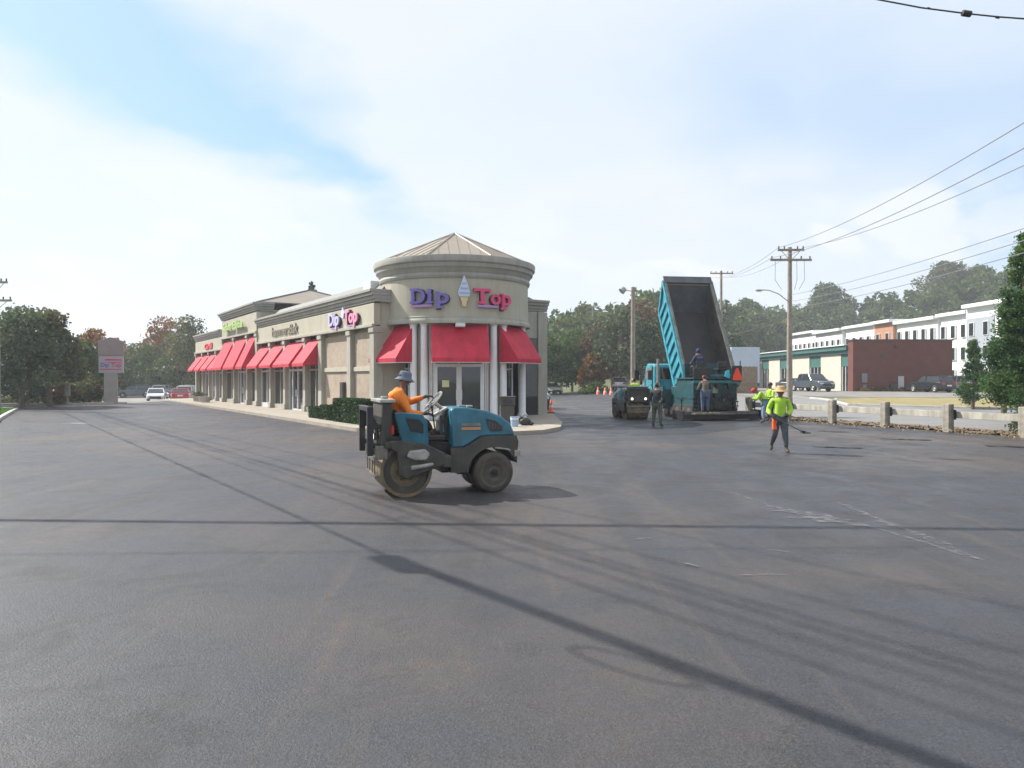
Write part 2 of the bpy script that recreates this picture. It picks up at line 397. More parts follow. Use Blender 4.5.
# entry road behind the left kerb and the lot beyond it
sheet('entry_road', [(-110,50.7),(-60,50.9),(-31.6,54.9),(-31.6,54.7),(-30.8,57.6),(-60,54.5),(-110,54)], ROAD, .008, cut=True) if False else None
LOT2 = mat('old_asphalt', (.20,.19,.175), .9, .15, .6)
sheet('far_parking_lot', [(-58,70),(-29.5,58.0),(-29.0,72),(-24,110),(-75,110)], LOT2, .02)
sheet('street', [(20.8,14.5),(60,14),(60,40),(62,55),(34,52),(22,62),(16,72),(12.3,60),(11.2,42.5),(13.6,36.0),(17.0,27)], ROAD, .012)
sheet('office_parking', [(20,64),(34.5,61),(62,60),(64,77.5),(36.2,78.6),(36.2,118),(20,118)], LOT2, .03)
sheet('street_markings', [(21.5,52.5),(21.62,52.5),(27.9,33.0),(27.78,33.0)], mat('road_paint', (.65,.63,.55), .7), .03)
sheet('lawn', [(-16.3,22),(-19.5,27),(-24,34),(-28.4,41.5),(-30.6,45.2),(-33,47),(-60,45),(-60,10),(-13.8,16)], lawn, .10)
gi = [(23.5,51.0),(29,47.2),(34,43),(58,37),(60,56.5),(40,58.4),(30,60),(25.5,58)]
sheet('grass_island', gi, drygrass, .11, extrude=.10)
def kerb(name, pts, w, h, m, zoff=0):
    b = MB(); n = len(pts); L = []
    for i, p in enumerate(pts):
        p = Vector((*p, 0)); a = Vector((*pts[max(i-1,0)], 0)); c = Vector((*pts[min(i+1,n-1)], 0))
        d = (c-a).normalized(); q = Vector((-d.y, d.x, 0))*w/2; z = gz(p.x, p.y)+zoff
        L.append([(p+q)+Vector((0,0,z-.15)), (p+q*.9)+Vector((0,0,z+h)), (p-q*.9)+Vector((0,0,z+h)), (p-q)+Vector((0,0,z-.15))])
    vs = [v for r in L for v in r]
    fs = [(i*4+k, i*4+(k+1)%4, (i+1)*4+(k+1)%4, (i+1)*4+k) for i in range(n-1) for k in range(4)]+[(0,1,2,3), ((n-1)*4+3,(n-1)*4+2,(n-1)*4+1,(n-1)*4)]
    b.add(vs, fs); o = b.build(name, m, bevel=.02); o['kind'] = 'structure'; return o
def dens(pts, st=2.0):
    out = []
    for a, c in zip(pts, pts[1:]):
        k = max(1, int(math.dist(a, c)/st)); out += [(a[0]+(c[0]-a[0])*i/k, a[1]+(c[1]-a[1])*i/k) for i in range(k)]
    return out+[pts[-1]]
kerbm = mat('kerb_concrete', (.42,.41,.40), .85, .12, 2)
kerb('kerb', dens([(-12.9,15),(-15.8,21.5),(-19.1,27),(-23.6,34),(-28.1,41.5),(-30.3,45.2),(-33,47.3),(-60,45.3)]), .22, .14, kerbm)
kerb('kerb', dens([(-60,51.0),(-44,51.6),(-40.5,52.2),(-31.5,54.8),(-29.6,56.8)]), .3, .14, kerbm)
kerb('kerb', dens([(21.5,62.5),(24.2,60),(24.6,58),(23.2,51.0),(28.8,46.9),(34,42.7),(58,36.7)]), .25, .14, kerbm)
kerb('kerb', dens([(25.5,58.3),(30,60.3),(40,58.7),(60,56.8)]), .3, .15, kerbm)
kerb('kerb', dens([(2.5,66),(-.5,70),(-1,78)]), .25, .14, kerbm)
sheet('planting_bed', [(-60,51.3),(-44,51.8),(-40.5,52.4),(-31.5,55.0),(-29.6,57.0),(-44,62),(-60,66)], mat('bed_soil', (.10,.11,.04), .95, .3, 1.5, bump=.6, bscale=20), .09)
# verge of mulch under the guard rail
GA = Vector((10.5,40.1,0)); GDv = Vector((.35,-.935,0)).normalized()
vp = [(9.9,42.3),(12.0,36.2),(14.6,29.3),(17.1,22.9),(20.6,13.5),(22.5,13.5),(18.7,23.3),(16.3,29.6),(14.6,34.2),(11.6,42.5)]
o = sheet('verge', vp, mulch, .05, step=.35); rr = random.Random(3)
for v in o.data.vertices: v.co.z += rr.uniform(-.035,.05)
for p in o.data.polygons: p.use_smooth = True
# a few clods, chips and old leaves on the verge
P = []
for i in range(1300):
    t = rr.random()*28; w = rr.uniform(-1.4,.9); q = GA+GDv*t+Vector((GDv.y,-GDv.x,0))*w*-1
    P.append((q.x, q.y, .07+rr.random()*.05))
V, Q = leaves(np.array(P), .05); o = mesh_np('dead_leaves', V, Q, mat('dead_leaf', (.22,.15,.08), .9, .4, 20)); tag(o, kind='stuff')
# grass blades on the near lawn
P = []
while len(P) < 9000:
    t = rr.random(); x = -16-14*t; y = 20+25*t; w = rr.random()**1.3*5.0
    P.append((x-w*.87-.15, y-w*.3, .13))
V, Q = leaves(np.array(P), .07); o = mesh_np('grass_blades', V, Q, leafmat('lawn_blades', (.05,.12,.015), (.09,.20,.02), (.16,.27,.04))); tag(o, kind='stuff')
# ground cover in the island beds left
P = []
for i in range(9000):
    t = rr.random(); x = -58+24.5*t; y0 = 51.6+5.2*t**2; P.append((x, y0+rr.random()**1.4*5, gz(x, y0)+.1+rr.random()**2*.45))
V, Q = leaves(np.array(P), .11); o = mesh_np('ground_cover', V, Q, LF_mix); tag(o, kind='stuff')
# dry scrub along the grass island edge and the brick wall foot
P = []
for i in range(2600):
    x = rr.uniform(37,46.5); P.append((x, 78.2+rr.random()*.7, .6+rr.random()**2*.45*(.4+.6*abs(math.sin(x*2)))))
V, Q = leaves(np.array(P), .10); o = mesh_np('ground_cover', V, Q, leafmat('dry_scrub', (.12,.10,.03), (.22,.17,.06), (.28,.22,.09))); tag(o, kind='stuff')
# chalky scrape marks and paint on the asphalt
def chalk_material():
    m = bpy.data.materials.new('chalk_scrape'); m.use_nodes = True; nt = m.node_tree; N = nt.nodes; L = nt.links; b_ = N['Principled BSDF']; b_.inputs['Base Color'].default_value = (.17,.17,.185,1); b_.inputs['Roughness'].default_value = .9
    g_ = N.new('ShaderNodeNewGeometry'); n = N.new('ShaderNodeTexNoise'); n.inputs['Scale'].default_value = 7; n.inputs['Detail'].default_value = 8; n.inputs['Roughness'].default_value = .75; L.new(g_.outputs['Position'], n.inputs['Vector'])
    r = N.new('ShaderNodeValToRGB'); r.color_ramp.elements[0].position = .44; r.color_ramp.elements[1].position = .64; r.color_ramp.elements[1].color = (.8,.8,.8,1); L.new(n.outputs['Fac'], r.inputs['Fac'])
    t_ = N.new('ShaderNodeBsdfTransparent'); mx = N.new('ShaderNodeMixShader'); L.new(r.outputs['Color'], mx.inputs[0]); L.new(t_.outputs[0], mx.inputs[1]); L.new(b_.outputs[0], mx.inputs[2]); L.new(mx.outputs[0], N['Material Output'].inputs['Surface']); return m
chalk = chalk_material(); chalk_old = mat('chalk_scrape', (.24,.24,.25), .9, 0, 9, col2=(.085,.086,.09))
MZ = [.010]
def mark(pts, w, name='scrape_mark', m=None):
    MZ[0] += .0012
    b = MB(); pts = [(px(p, 1406/(y-379)), 1406/(y-379)) for p, y in pts]; L = []; n = len(pts)
    pts = dens(pts, .12); n = len(pts)
    for i, p in enumerate(pts):
        a = Vector(pts[max(i-1,0)]); c = Vector(pts[min(i+1,n-1)]); d = (c-a).normalized(); q = Vector((-d.y, d.x))*w/2*rr.uniform(.25,1)*(math.sin(PI*(i+.4)/(n+.2))**.4)
        p = Vector(p)+q*rr.uniform(-.6,.6); L += [(p.x+q.x, p.y+q.y, MZ[0]), (p.x-q.x, p.y-q.y, MZ[0])]
    b.add(L, [(2*i, 2*i+1, 2*i+3, 2*i+2) for i in range(n-1)]); o = b.build(name, m or chalk); o['kind'] = 'structure'
mark([(733,493),(790,513),(880,530),(985,562)], .16)
mark([(838,503),(900,528),(985,562)], .20)
mark([(760,509),(800,515),(860,528)], .10)
mark([(768,511),(812,514),(846,522)], .62)
mark([(785,518),(820,520),(870,528)], .40)
mark([(742,577),(770,576),(788,577)], .05)
mark([(636,541),(652,539)], .09)
mark([(686,565),(700,569)], .06)
mark([(760,550),(790,554)], .04)
mark([(62,423.8),(88,423.8)], .35, 'paint_mark', mat('old_white_paint', (.45,.45,.44), .8, .2, 4))
# cast shadows painted as dark smears on the asphalt beside the rail
for i, (a, c, y, w) in enumerate(((818,850,431,.35),(838,866,428,.3),(880,932,439,.45),(812,862,447,.4),(985,1024,446,.5),(930,975,459,.12))):
    mark([(a,y),((a+c)/2,y+1),(c,y+1.5)], w, 'shadow_smear', mat('shadow_smear', (.018,.019,.022), .6, .15, 5))

# ------------------------------------------------------------------ shop building
B = thing('shop_building', 'long beige stucco strip mall with round corner tower and red awnings', 'building')
BM = Matrix.Translation(F0) @ Matrix.Rotation(FANG, 4, 'Z')       # local x along the front, local y = -n (into the building)
B.matrix_world = BM
# local: x = s, y: inwards is negative or positive?
INW = -1 if (Matrix.Rotation(FANG, 3, 'Z') @ Vector((0,1,0))).dot(FN) > 0 else 1
def ly(o): return -INW*o           # outward offset -> local y
def lbox(b, s0, s1, o0, o1, z0, z1):
    y0, y1 = sorted((ly(o0), ly(o1))); return b.bx(s0, s1, y0, y1, z0, z1)
W = 8.95
b = MB()
lbox(b, .1, 7.1, -W, -.25, -.1, 5.35); lbox(b, 7.1, 20, -W, -1.3, -.1, 4.0); lbox(b, 7.1,20,-W,-.25,4.06,5.35)
lbox(b, 20.0, 30.5, -W, -1.3, -.1, 4.6); lbox(b, 19.9, 30.6, -W, -.2, 4.75, 6.5)
lbox(b, 30.5, 42, -W, -1.3, -.1, 4.0); lbox(b, 30.6, 42, -W, -.25, 4.06, 5.35)
b.build('wall', stucco, B)
# dark recessed soffits are the gap above; fascia bands
b = MB()
lbox(b, .05, 19.9, -.24, .05, 4.25, 5.2); lbox(b, 19.85, 30.45, -.19, .12, 5.0, 6.35); lbox(b, 30.66, 42.05, -.24, .05, 4.25, 5.2)
b.build('fascia', fasciam, B, bevel=.02)
def cornice(b, s0, s1, zt, o, hgt=.55, wrap=True):
    for k, (dz0, dz1, e) in enumerate(((0,.12,.10),(.12,.28,.2),(.28,.42,.34),(.42,.55,.45))):
        z0 = zt-hgt+dz0*hgt/.55; z1 = zt-hgt+dz1*hgt/.55-.002
        e = e*.65; lbox(b, s0-(e if wrap else 0), s1+(e if wrap else 0), -1.0, o+e, z0, z1)
b = MB(); cornice(b, -.1, 19.9, 5.8, 0, wrap=False); cornice(b, 19.85, 30.45, 6.95, .12); cornice(b, 31.0, 42.05, 5.8, 0, wrap=False)
for k, e in enumerate((.10,.2,.34,.45)):       # return along the end wall
    z0 = 5.8-.55+(0,.12,.28,.42)[k]; z1 = 5.8-.55+(.12,.28,.42,.55)[k]-.002
    b.bx(.1-e*.65, .5, *sorted((ly(-.9), ly(-W-.2))), z0, z1)
b.build('cornice', cornice_m, B, bevel=.015)
# lower string course under the fascia
b = MB(); lbox(b, .0, 19.85, .04, .16, 4.16, 4.3); lbox(b, 19.8, 30.5, .12, .22, 4.93, 5.06); lbox(b, 30.7, 42.1, .04, .16, 4.16, 4.3)
b.build('string_course', trim, B, bevel=.02)
piers = [(.0,.5,.1),(2.85,3.3,.1),(6.95,7.5,.1),(9.65,10.05,.1),(13.45,13.9,.1),(16.6,17.0,.1),(19.75,20.3,.15),(22.35,22.8,.15),(26.3,26.75,.15),(30.2,30.6,.15),(32.9,33.25,.1),(35.8,36.15,.1),(38.6,38.95,.1),(41.6,42.05,.1)]
for s0, s1, o in piers:
    b = MB(); top = 4.98 if o > .12 else 4.2
    lbox(b, s0, s1, -.35, o-.02, .0, top); lbox(b, s0-.05, s1+.05, -.35, o+.04, .13, .45); lbox(b, s0-.04, s1+.04, -.34, o+.03, top-.28, top-.06)
    b.build('pier', trim, B, bevel=.015)
brick = mat('tan_brick', (.40,.29,.225), .85, .1, 14)
def brickmat(name, c1, c2, mortar, sc):
    m = bpy.data.materials.new(name); m.use_nodes = True; nt = m.node_tree; N = nt.nodes; bb = N['Principled BSDF']
    tc = N.new('ShaderNodeTexCoord'); mp = N.new('ShaderNodeMapping'); mp.inputs['Rotation'].default_value = (PI/2,0,0)
    br = N.new('ShaderNodeTexBrick'); br.inputs['Scale'].default_value = sc; br.inputs['Color1'].default_value = (*c1,1); br.inputs['Color2'].default_value = (*c2,1); br.inputs['Mortar'].default_value = (*mortar,1)
    br.inputs['Mortar Size'].default_value = .015
    nt.links.new(tc.outputs['Object'], mp.inputs['Vector']); nt.links.new(mp.outputs[0], br.inputs['Vector']); nt.links.new(br.outputs['Color'], bb.inputs['Base Color']); bb.inputs['Roughness'].default_value = .9
    n = N.new('ShaderNodeTexNoise'); n.inputs['Scale'].default_value = 1.2; nt.links.new(tc.outputs['Object'], n.inputs['Vector'])
    mx = N.new('ShaderNodeMix'); mx.data_type = 'RGBA'; mx.blend_type = 'MULTIPLY'; mx.inputs[0].default_value = .5
    nt.links.new(br.outputs['Color'], mx.inputs[6]); r_ = N.new('ShaderNodeValToRGB'); r_.color_ramp.elements[0].position = .3; r_.color_ramp.elements[1].position = .6; r_.color_ramp.elements[0].color = (.7,.7,.7,1); nt.links.new(n.outputs['Fac'], r_.inputs['Fac']); nt.links.new(r_.outputs['Color'], mx.inputs[7]); nt.links.new(mx.outputs[2], bb.inputs['Base Color'])
    return m
tanbrick = brickmat('tan_brick_wall', (.40,.32,.25), (.34,.27,.21), (.42,.37,.30), 3.2)
redbrick = brickmat('red_brick_wall', (.15,.042,.03), (.12,.036,.027), (.16,.09,.08), 2.4)
for s0, s1 in ((.55,2.8),(3.35,6.9)):
    b = MB(); lbox(b, s0, s1, -.3, -.12, .45, 4.0); b.build('brick_panel', tanbrick, B)
    b = MB(); lbox(b, s0, s1, -.2, -.04, 2.25, 2.45); b.build('band', fasciam, B, bevel=.01); b = MB(); lbox(b, s0, s1, -.2, -.03, .0, .5); b.build('plinth', fasciam, B, bevel=.01)
b = MB(); lbox(b, 3.95, 4.35, -.12, .05, 1.0, 1.75); b.build('meter_box', bronze, B, bevel=.02)
# store windows: one per bay, frame and pane
bays = [(7.5,9.65,0),(10.05,13.45,1),(13.9,16.6,0),(17.0,19.75,0),(20.3,22.35,0),(22.8,26.3,1),(26.75,30.2,0),(30.75,32.9,0),(33.25,35.8,1),(36.15,38.6,0),(38.95,41.6,0)]
for i, (s0, s1, d) in enumerate(bays):
    o = -.22
    pane = MB(); lbox(pane, s0, s1, o-.03, o, .0, 4.2)
    if d:
        fr_ = MB(); c = (s0+s1)/2
        for q in (s0+.04, c-1.0, c, c+1.0, s1-.04): lbox(fr_, q-.045, q+.045, o-.02, o+.08, .0, 3.1)
        lbox(fr_, s0, s1, o-.02, o+.07, 2.35, 2.47); lbox(fr_, s0, s1, o-.02, o+.07, 3.05, 3.15); lbox(fr_, c-1, c+1, o, o+.06, .0, .2)
        lbox(fr_, c-.14, c-.10, o+.1, o+.14, .9, 1.3); lbox(fr_, c+.10, c+.14, o+.1, o+.14, .9, 1.3)
        f = fr_.build('door', wframe, B, bevel=.008)
    else:
        fr_ = MB()
        for q in (s0+.04, (s0+s1)/2, s1-.04): lbox(fr_, q-.04, q+.04, o-.02, o+.07, .3, 3.1)
        lbox(fr_, s0, s1, o-.02, o+.07, 2.35, 2.45); lbox(fr_, s0, s1, o-.02, o+.07, 3.05, 3.15); lbox(fr_, s0, s1, o-.1, o+.1, .0, .38)
        f = fr_.build('window', wframe if i % 2 else trim, B, bevel=.008)
    pane.build('pane', glass, f)
    # things faintly seen inside
awm = redfab
def awning(b, s0, s1, zt, zb, out, o0=-.1):
    A = [(s0, o0, zt), (s1, o0, zt), (s0, out, zb), (s1, out, zb), (s0, out, zb-.16), (s1, out, zb-.16), (s0, o0, zb-.05), (s1, o0, zb-.05)]
    v = [(x, ly(y), z) for x, y, z in A]
    b.add(v, [(0,1,3,2),(2,3,5,4),(0,2,4,6),(1,7,5,3),(6,4,5,7)])
for i, (s0, s1, d) in enumerate(bays):
    tall = 20 < s0 < 30; b = MB(); zt = 4.75 if tall else 3.98; oo = .0 if tall else -.1
    awning(b, s0+.10, s1-.10, zt, 2.72, .95 if tall else .82, oo); aw = b.build('awning', awm, B)
    for q in (s0+.12, s1-.12): b = MB(); b.tube([(q, ly(oo+.02), 2.9), (q, ly(.78), 2.62)], .015, 5); b.build('awning_strut', wframe, aw)
# roofs
roofm = mat('grey_metal_roof', (.12,.12,.12), .6, .1, 1.5)
tanroof = mat('tan_metal_roof', (.27,.23,.185), .5, .08, 1.5)
b = MB(); A = [(.4,-.4,5.8),(19.6,-.4,5.8),(.4,-W+.2,5.8),(19.6,-W+.2,5.8),(1.0,-1.2,6.45),(19.6,-1.2,6.45),(1.0,-W+1.4,6.45),(19.6,-W+1.4,6.45)]
b.add([(x, ly(y), z) for x, y, z in A], [(0,1,5,4),(2,6,7,3),(0,4,6,2),(1,3,7,5),(4,5,7,6)])
A = [(31.0,-.4,5.8),(41.8,-.4,5.8),(31.0,-W+.2,5.8),(41.8,-W+.2,5.8),(31.0,-1.5,6.2),(40.6,-1.5,6.2),(31.0,-W+1.4,6.2),(40.6,-W+1.4,6.2)]
b.add([(x, ly(y), z) for x, y, z in A], [(0,1,5,4),(2,6,7,3),(0,4,6,2),(1,3,7,5),(4,5,7,6)])
b.build('roof', roofm, B)
b = MB(); A = [(20,.1,6.96),(30.5,.1,6.96),(20,-W-.1,6.96),(30.5,-W-.1,6.96),(23.6,-4.6,8.4),(26.6,-4.6,8.4)]
b.add([(x, ly(y), z) for x, y, z in A], [(0,1,5,4),(3,2,4,5),(2,0,4),(1,3,5),(0,2,3,1)])
hr = b.build('hip_roof', tanroof, B)
b = MB()
def lv(x, y, z): return (x, ly(y), z)
for q in (((20,.1,6.98),(23.6,-4.6,8.42)), ((30.5,.1,6.98),(26.6,-4.6,8.42)), ((20,-W-.1,6.98),(23.6,-4.6,8.42)), ((23.6,-4.6,8.42),(26.6,-4.6,8.42)), ((20,.1,6.98),(20,-W-.1,6.98))):
    b.tube([lv(*q[0]), lv(*q[1])], .05, 6)
b.build('ridge_cap', roofm, hr)
b = MB(); lbox(b, 1.8, 2.7, -1.0, -.5, 5.85, 6.4); b.build('roof_vent', white, B, bevel=.03)
# end wall facing the darker asphalt patch
b = MB()
for o0, o1 in ((-4.2,-4.7),(-8.5,-9.05)): b.bx(-.12, .12, *sorted((ly(o0), ly(o1))), 0, 5.2)
b.bx(-.02, .1, *sorted((ly(-4.7), ly(-8.5))), 3.9, 5.2)
b.build('end_pilaster', trim, B, bevel=.02)
b = MB(); b.bx(-.04, .1, *sorted((ly(-4.72), ly(-8.48))), 1.05, 3.88); b.build('end_panel', mat('corrugated_grey', (.13,.13,.125), .7, .1, 5), B)
b = MB(); b.bx(-.1, .1, *sorted((ly(-4.72), ly(-8.49))), .0, 1.0); b.build('dark_wainscot', black, B, bevel=.02)
# signs on the fascia
sx = -INW  # unused sign helper
def place_text(txt, size, ex, m, s_right, z, o, parent, name='sign_letters', bold=0.0, width=None, shear=0):
    """letters read from far (large s) to near (small s) for someone facing the front"""
    me = text_mesh(txt, size, ex, bold); xs_ = [v.co.x for v in me.vertices]; w = max(xs_)-min(xs_); x0 = min(xs_)
    k = (width/w) if width else 1
    for v in me.vertices:
        x, y, zz = v.co; me_x = (x-x0)*k+shear*y
        v.co = (s_right-me_x, ly(o+zz), z+y)
    bm = bmesh.new(); bm.from_mesh(me); bmesh.ops.recalc_face_normals(bm, faces=bm.faces); bm.to_mesh(me); bm.free()
    me.name = name; me.materials.clear(); me.materials.append(m)
    ob = bpy.data.objects.new(name, me); COL.objects.link(ob); ob.parent = parent; return ob
sg = tag(thing('wall_sign', 'Dip Top lettering with small cone on the long facade fascia', 'sign')); sg.matrix_world = BM
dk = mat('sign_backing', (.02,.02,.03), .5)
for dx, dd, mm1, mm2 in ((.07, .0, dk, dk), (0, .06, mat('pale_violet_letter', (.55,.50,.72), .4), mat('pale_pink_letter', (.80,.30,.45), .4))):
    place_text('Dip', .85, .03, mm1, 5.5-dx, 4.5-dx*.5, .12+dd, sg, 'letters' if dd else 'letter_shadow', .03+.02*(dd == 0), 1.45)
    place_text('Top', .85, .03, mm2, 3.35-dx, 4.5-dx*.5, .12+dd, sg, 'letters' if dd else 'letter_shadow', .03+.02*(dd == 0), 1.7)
b = MB(); b.prism([(3.42,4.75),(3.68,4.75),(3.78,5.0),(3.55,5.3),(3.32,5.0)], *sorted((ly(.1), ly(.2)))); b.build('cone', icec, sg, bevel=.02)
b = MB(); b.bx(4.2,5.3,*sorted((ly(.1),ly(.16))),4.32,4.40); b.bx(2.1,3.1,*sorted((ly(.1),ly(.16))),4.32,4.40); b.build('underline', lilac, sg)
sg = tag(thing('wall_sign', 'unlit tan lettering in the middle of the fascia', 'sign')); sg.matrix_world = BM
place_text('hammersBak', .8, .03, mat('tan_letter', (.30,.27,.21), .6), 16.1, 4.5, .1, sg, 'letters', .0, 5.2)
sg = tag(thing('wall_sign', 'lime green lettering on the raised fascia', 'sign')); sg.matrix_world = BM
place_text('Salon', .7, .03, mat('green_letter', (.36,.52,.16), .5), 29.0, 5.5, .36, sg, 'letters', .03, 3.0, .2)
place_text('Elite', .75, .03, MATS['green_letter'], 25.7, 5.5, .36, sg, 'letters', .03, 3.1, .2)
sg = tag(thing('wall_sign', 'small red script lettering on the farthest fascia', 'sign')); sg.matrix_world = BM
place_text('Grill', .6, .03, mat('red_letter', (.65,.05,.08), .5), 37.6, 4.45, .1, sg, 'letters', .03, 3.2, .2)

# ------------------------------------------------------------------ tower
TC = Vector((-2.66,34.5,0)); TR = 3.4; PH0 = math.radians(8)
T = thing('corner_tower', 'round beige corner tower with white columns, red awnings and hipped tin roof', 'building', TC, PH0)
# parts sit in a frame whose -y is the tower's front
def pol(a, r, z=0): a = math.radians(a); return Vector((r*math.sin(a), -r*math.cos(a), z))
b = MB(); b.lathe([(0,4.30),(3.28,4.30),(3.4,4.32),(3.4,6.25),(3.2,6.3)], 96); b.build('drum', fasciam, T, smooth_=True)
b = MB(); b.lathe([(3.39,4.25),(3.50,4.25),(3.52,4.32),(3.50,4.42),(3.46,4.46),(3.46,4.54),(3.39,4.57)], 96); b.build('lower_moulding', trim, T, smooth_=True)
b = MB(); b.lathe([(3.3,6.16),(3.46,6.18),(3.50,6.28),(3.46,6.38),(3.44,6.40),(3.52,6.52),(3.56,6.6),(3.62,6.63),(3.64,6.78),(3.72,6.84),(3.74,7.06),(3.72,7.1),(3.3,7.12),(0,7.10)], 96); b.build('cornice', cornice_m, T, smooth_=True)
b = MB(); b.lathe([(2.95,0),(3.0,0),(3.0,4.28),(2.9,4.28)], 96, a0=math.radians(-90+24), a1=math.radians(-90+39)); b.lathe([(2.95,0),(3.0,0),(3.0,4.28),(2.9,4.28)], 96, a0=math.radians(-90-39), a1=math.radians(-90-24))
b.lathe([(3.0,0),(3.0,4.28)], 60, a0=math.radians(-18), a1=math.radians(196))
b.build('wall', stucco, T, smooth_=True)
# hipped octagonal roof with seams
n = 8; Rr = 3.5; vs = [(Rr*math.cos(2*PI*(i+.5)/n), Rr*math.sin(2*PI*(i+.5)/n), 7.13) for i in range(n)]+[(0,0,8.68)]
b = MB(); b.add(vs, [(i, (i+1)%n, n) for i in range(n)]+[tuple(range(n-1,-1,-1))]); rf = b.build('roof', tanroof, T)
b = MB()
for i in range(n):
    A = Vector(vs[i]); C_ = Vector(vs[(i+1)%n]); top = Vector(vs[n]); b.tube([A, top], .05, 6)
    for k in range(1, 6):
        t = k/6; p = A.lerp(C_, t); mid = (A+C_)/2; hgt = 1-abs(2*t-1); q = p+(top-mid)*hgt; b.tube([p+Vector((0,0,.01)), q+Vector((0,0,.01))], .022, 4)
b.build('seam', tanroof, rf)
for a in (-78, -37, -27.5, 27.5, 37, 68, 78, -68):
    if a in (-68,78): continue
    p = pol(a, 3.22); b = MB(); b.lathe([(.0,.0),(.24,.0),(.24,.14),(.20,.17),(.19,.22),(.165,.26),(.155,2.2),(.145,4.02),(.18,4.06),(.2,4.14),(.2,4.26),(0,4.26)], 20, c=(p.x, p.y, .14)); b.build('column', white, T, smooth_=True)
# openings: glass in bays at -55, 0, 55
def bay(ac, half, door):
    base = math.radians(ac)
    M_ = Matrix.Rotation(base, 4, 'Z')
    w = 3.0*math.sin(math.radians(half)); yy = -2.72 if door else -2.6
    f = MB()
    xs2 = (-w, -1.18, -1.05, 0, 1.05, 1.18, w) if door else (-w, 0, w)
    for q in xs2: f.bx(q-.05, q+.05, yy-.05, yy+.05, .14, 4.3, M=M_)
    if door:
        for q in (-.06,.06): f.bx(q-.05, q+.05, yy-.07, yy-.04, .14, 2.5, M=M_)
        for q in (-.98,.98): f.bx(q-.06, q+.06, yy-.07, yy-.04, .14, 2.5, M=M_)
        f.bx(-1.0,1.0,yy-.075,yy-.045,2.42,2.56, M=M_); f.bx(-1.0,1.0,yy-.075,yy-.045,.14,.36, M=M_)
        f.bx(-.13,-.10,yy-.14,yy-.10,1.0,1.45,M=M_); f.bx(.10,.13,yy-.14,yy-.10,1.0,1.45,M=M_)
    for z in ((2.62,) if door else (.6,2.3)): f.bx(-w, w, yy-.055, yy+.055, z, z+.09, M=M_)
    f.bx(-w-.05, w+.05, yy-.06, yy+.06, 4.15, 4.29, M=M_)
    o = f.build('door' if door else 'window', wframe, T, bevel=.008)
    g_ = MB(); g_.bx(-w, w, yy, yy+.02, .14, 4.28, M=M_); g_.build('pane', glass, o)
    if door:
        g_ = MB(); g_.bx(-.72,-.42,yy-.012,yy-.004,1.55,1.85,M=M_); g_.build('door_notice', mat('paper_notice', (.6,.62,.35), .8), o)
    a = MB(); wa = 1.2 if door else 1.02; y0 = -3.12; y1 = -4.05
    A = [(-wa,y0,4.2),(wa,y0,4.2),(-wa,y1,2.78),(wa,y1,2.78),(-wa,y1,2.60),(wa,y1,2.60),(-wa,y0,2.62),(wa,y0,2.62)]
    a.add([M_ @ Vector(v) for v in A], [(0,1,3,2),(2,3,5,4),(0,2,4,6),(1,7,5,3),(6,4,5,7)])
    aw = a.build('awning', awm, T)
    h = MB()
    for q in (-wa, wa): h.tube([M_ @ Vector((q, y0, 2.61)), M_ @ Vector((q, y1+.02, 2.59))], .02, 5)
    h.tube([M_ @ Vector((-wa, y1+.02, 2.59)), M_ @ Vector((wa, y1+.02, 2.59))], .02, 5); h.build('awning_frame', wframe, aw)
bay(0, 24, True); bay(-54, 17, False); bay(50, 16, False)
b = MB(); b.bx(-.2,.2,-3.75,-3.35,4.08,4.24); b.build('flood_lamp', wframe, T, bevel=.02)
# dark interior core so the glass has depth behind it
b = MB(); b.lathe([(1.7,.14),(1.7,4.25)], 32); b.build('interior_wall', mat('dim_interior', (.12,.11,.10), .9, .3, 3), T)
# sign bent round the drum
TS = thing('tower_sign', 'large Dip Top sign with ice cream cone on the round tower', 'sign', TC, PH0)
def bent(txt, size, ex, m, x0, z0, r, bold, width=None, name='letters'):
    me = text_mesh(txt, size, ex, bold); mx = min(v.co.x for v in me.vertices); w = max(v.co.x for v in me.vertices)-mx; k = width/w if width else 1
    for v in me.vertices:
        x, y, z = v.co; a = ((x-mx)*k+x0)/3.4; R_ = r+z; v.co = (R_*math.sin(a), -R_*math.cos(a), z0+y)
    me.name = name; me.materials.clear(); me.materials.append(m)
    o = bpy.data.objects.new(name, me); COL.objects.link(o); o.parent = TS; return o
def serif(b, x0, x1, z0, z1, r):
    k = 4; vs = []
    for i in range(k+1):
        a = (x0+(x1-x0)*i/k)/3.4
        for R_ in (r-.03, r+.05):
            for z in (z0, z1): vs.append((R_*math.sin(a), -R_*math.cos(a), z))
    fs = []
    for i in range(k):
        o = i*4; fs += [(o,o+1,o+5,o+4),(o+2,o+6,o+7,o+3),(o,o+4,o+6,o+2),(o+1,o+3,o+7,o+5)]
    fs += [(0,2,3,1),(k*4,k*4+1,k*4+3,k*4+2)]; b.add(vs, fs)
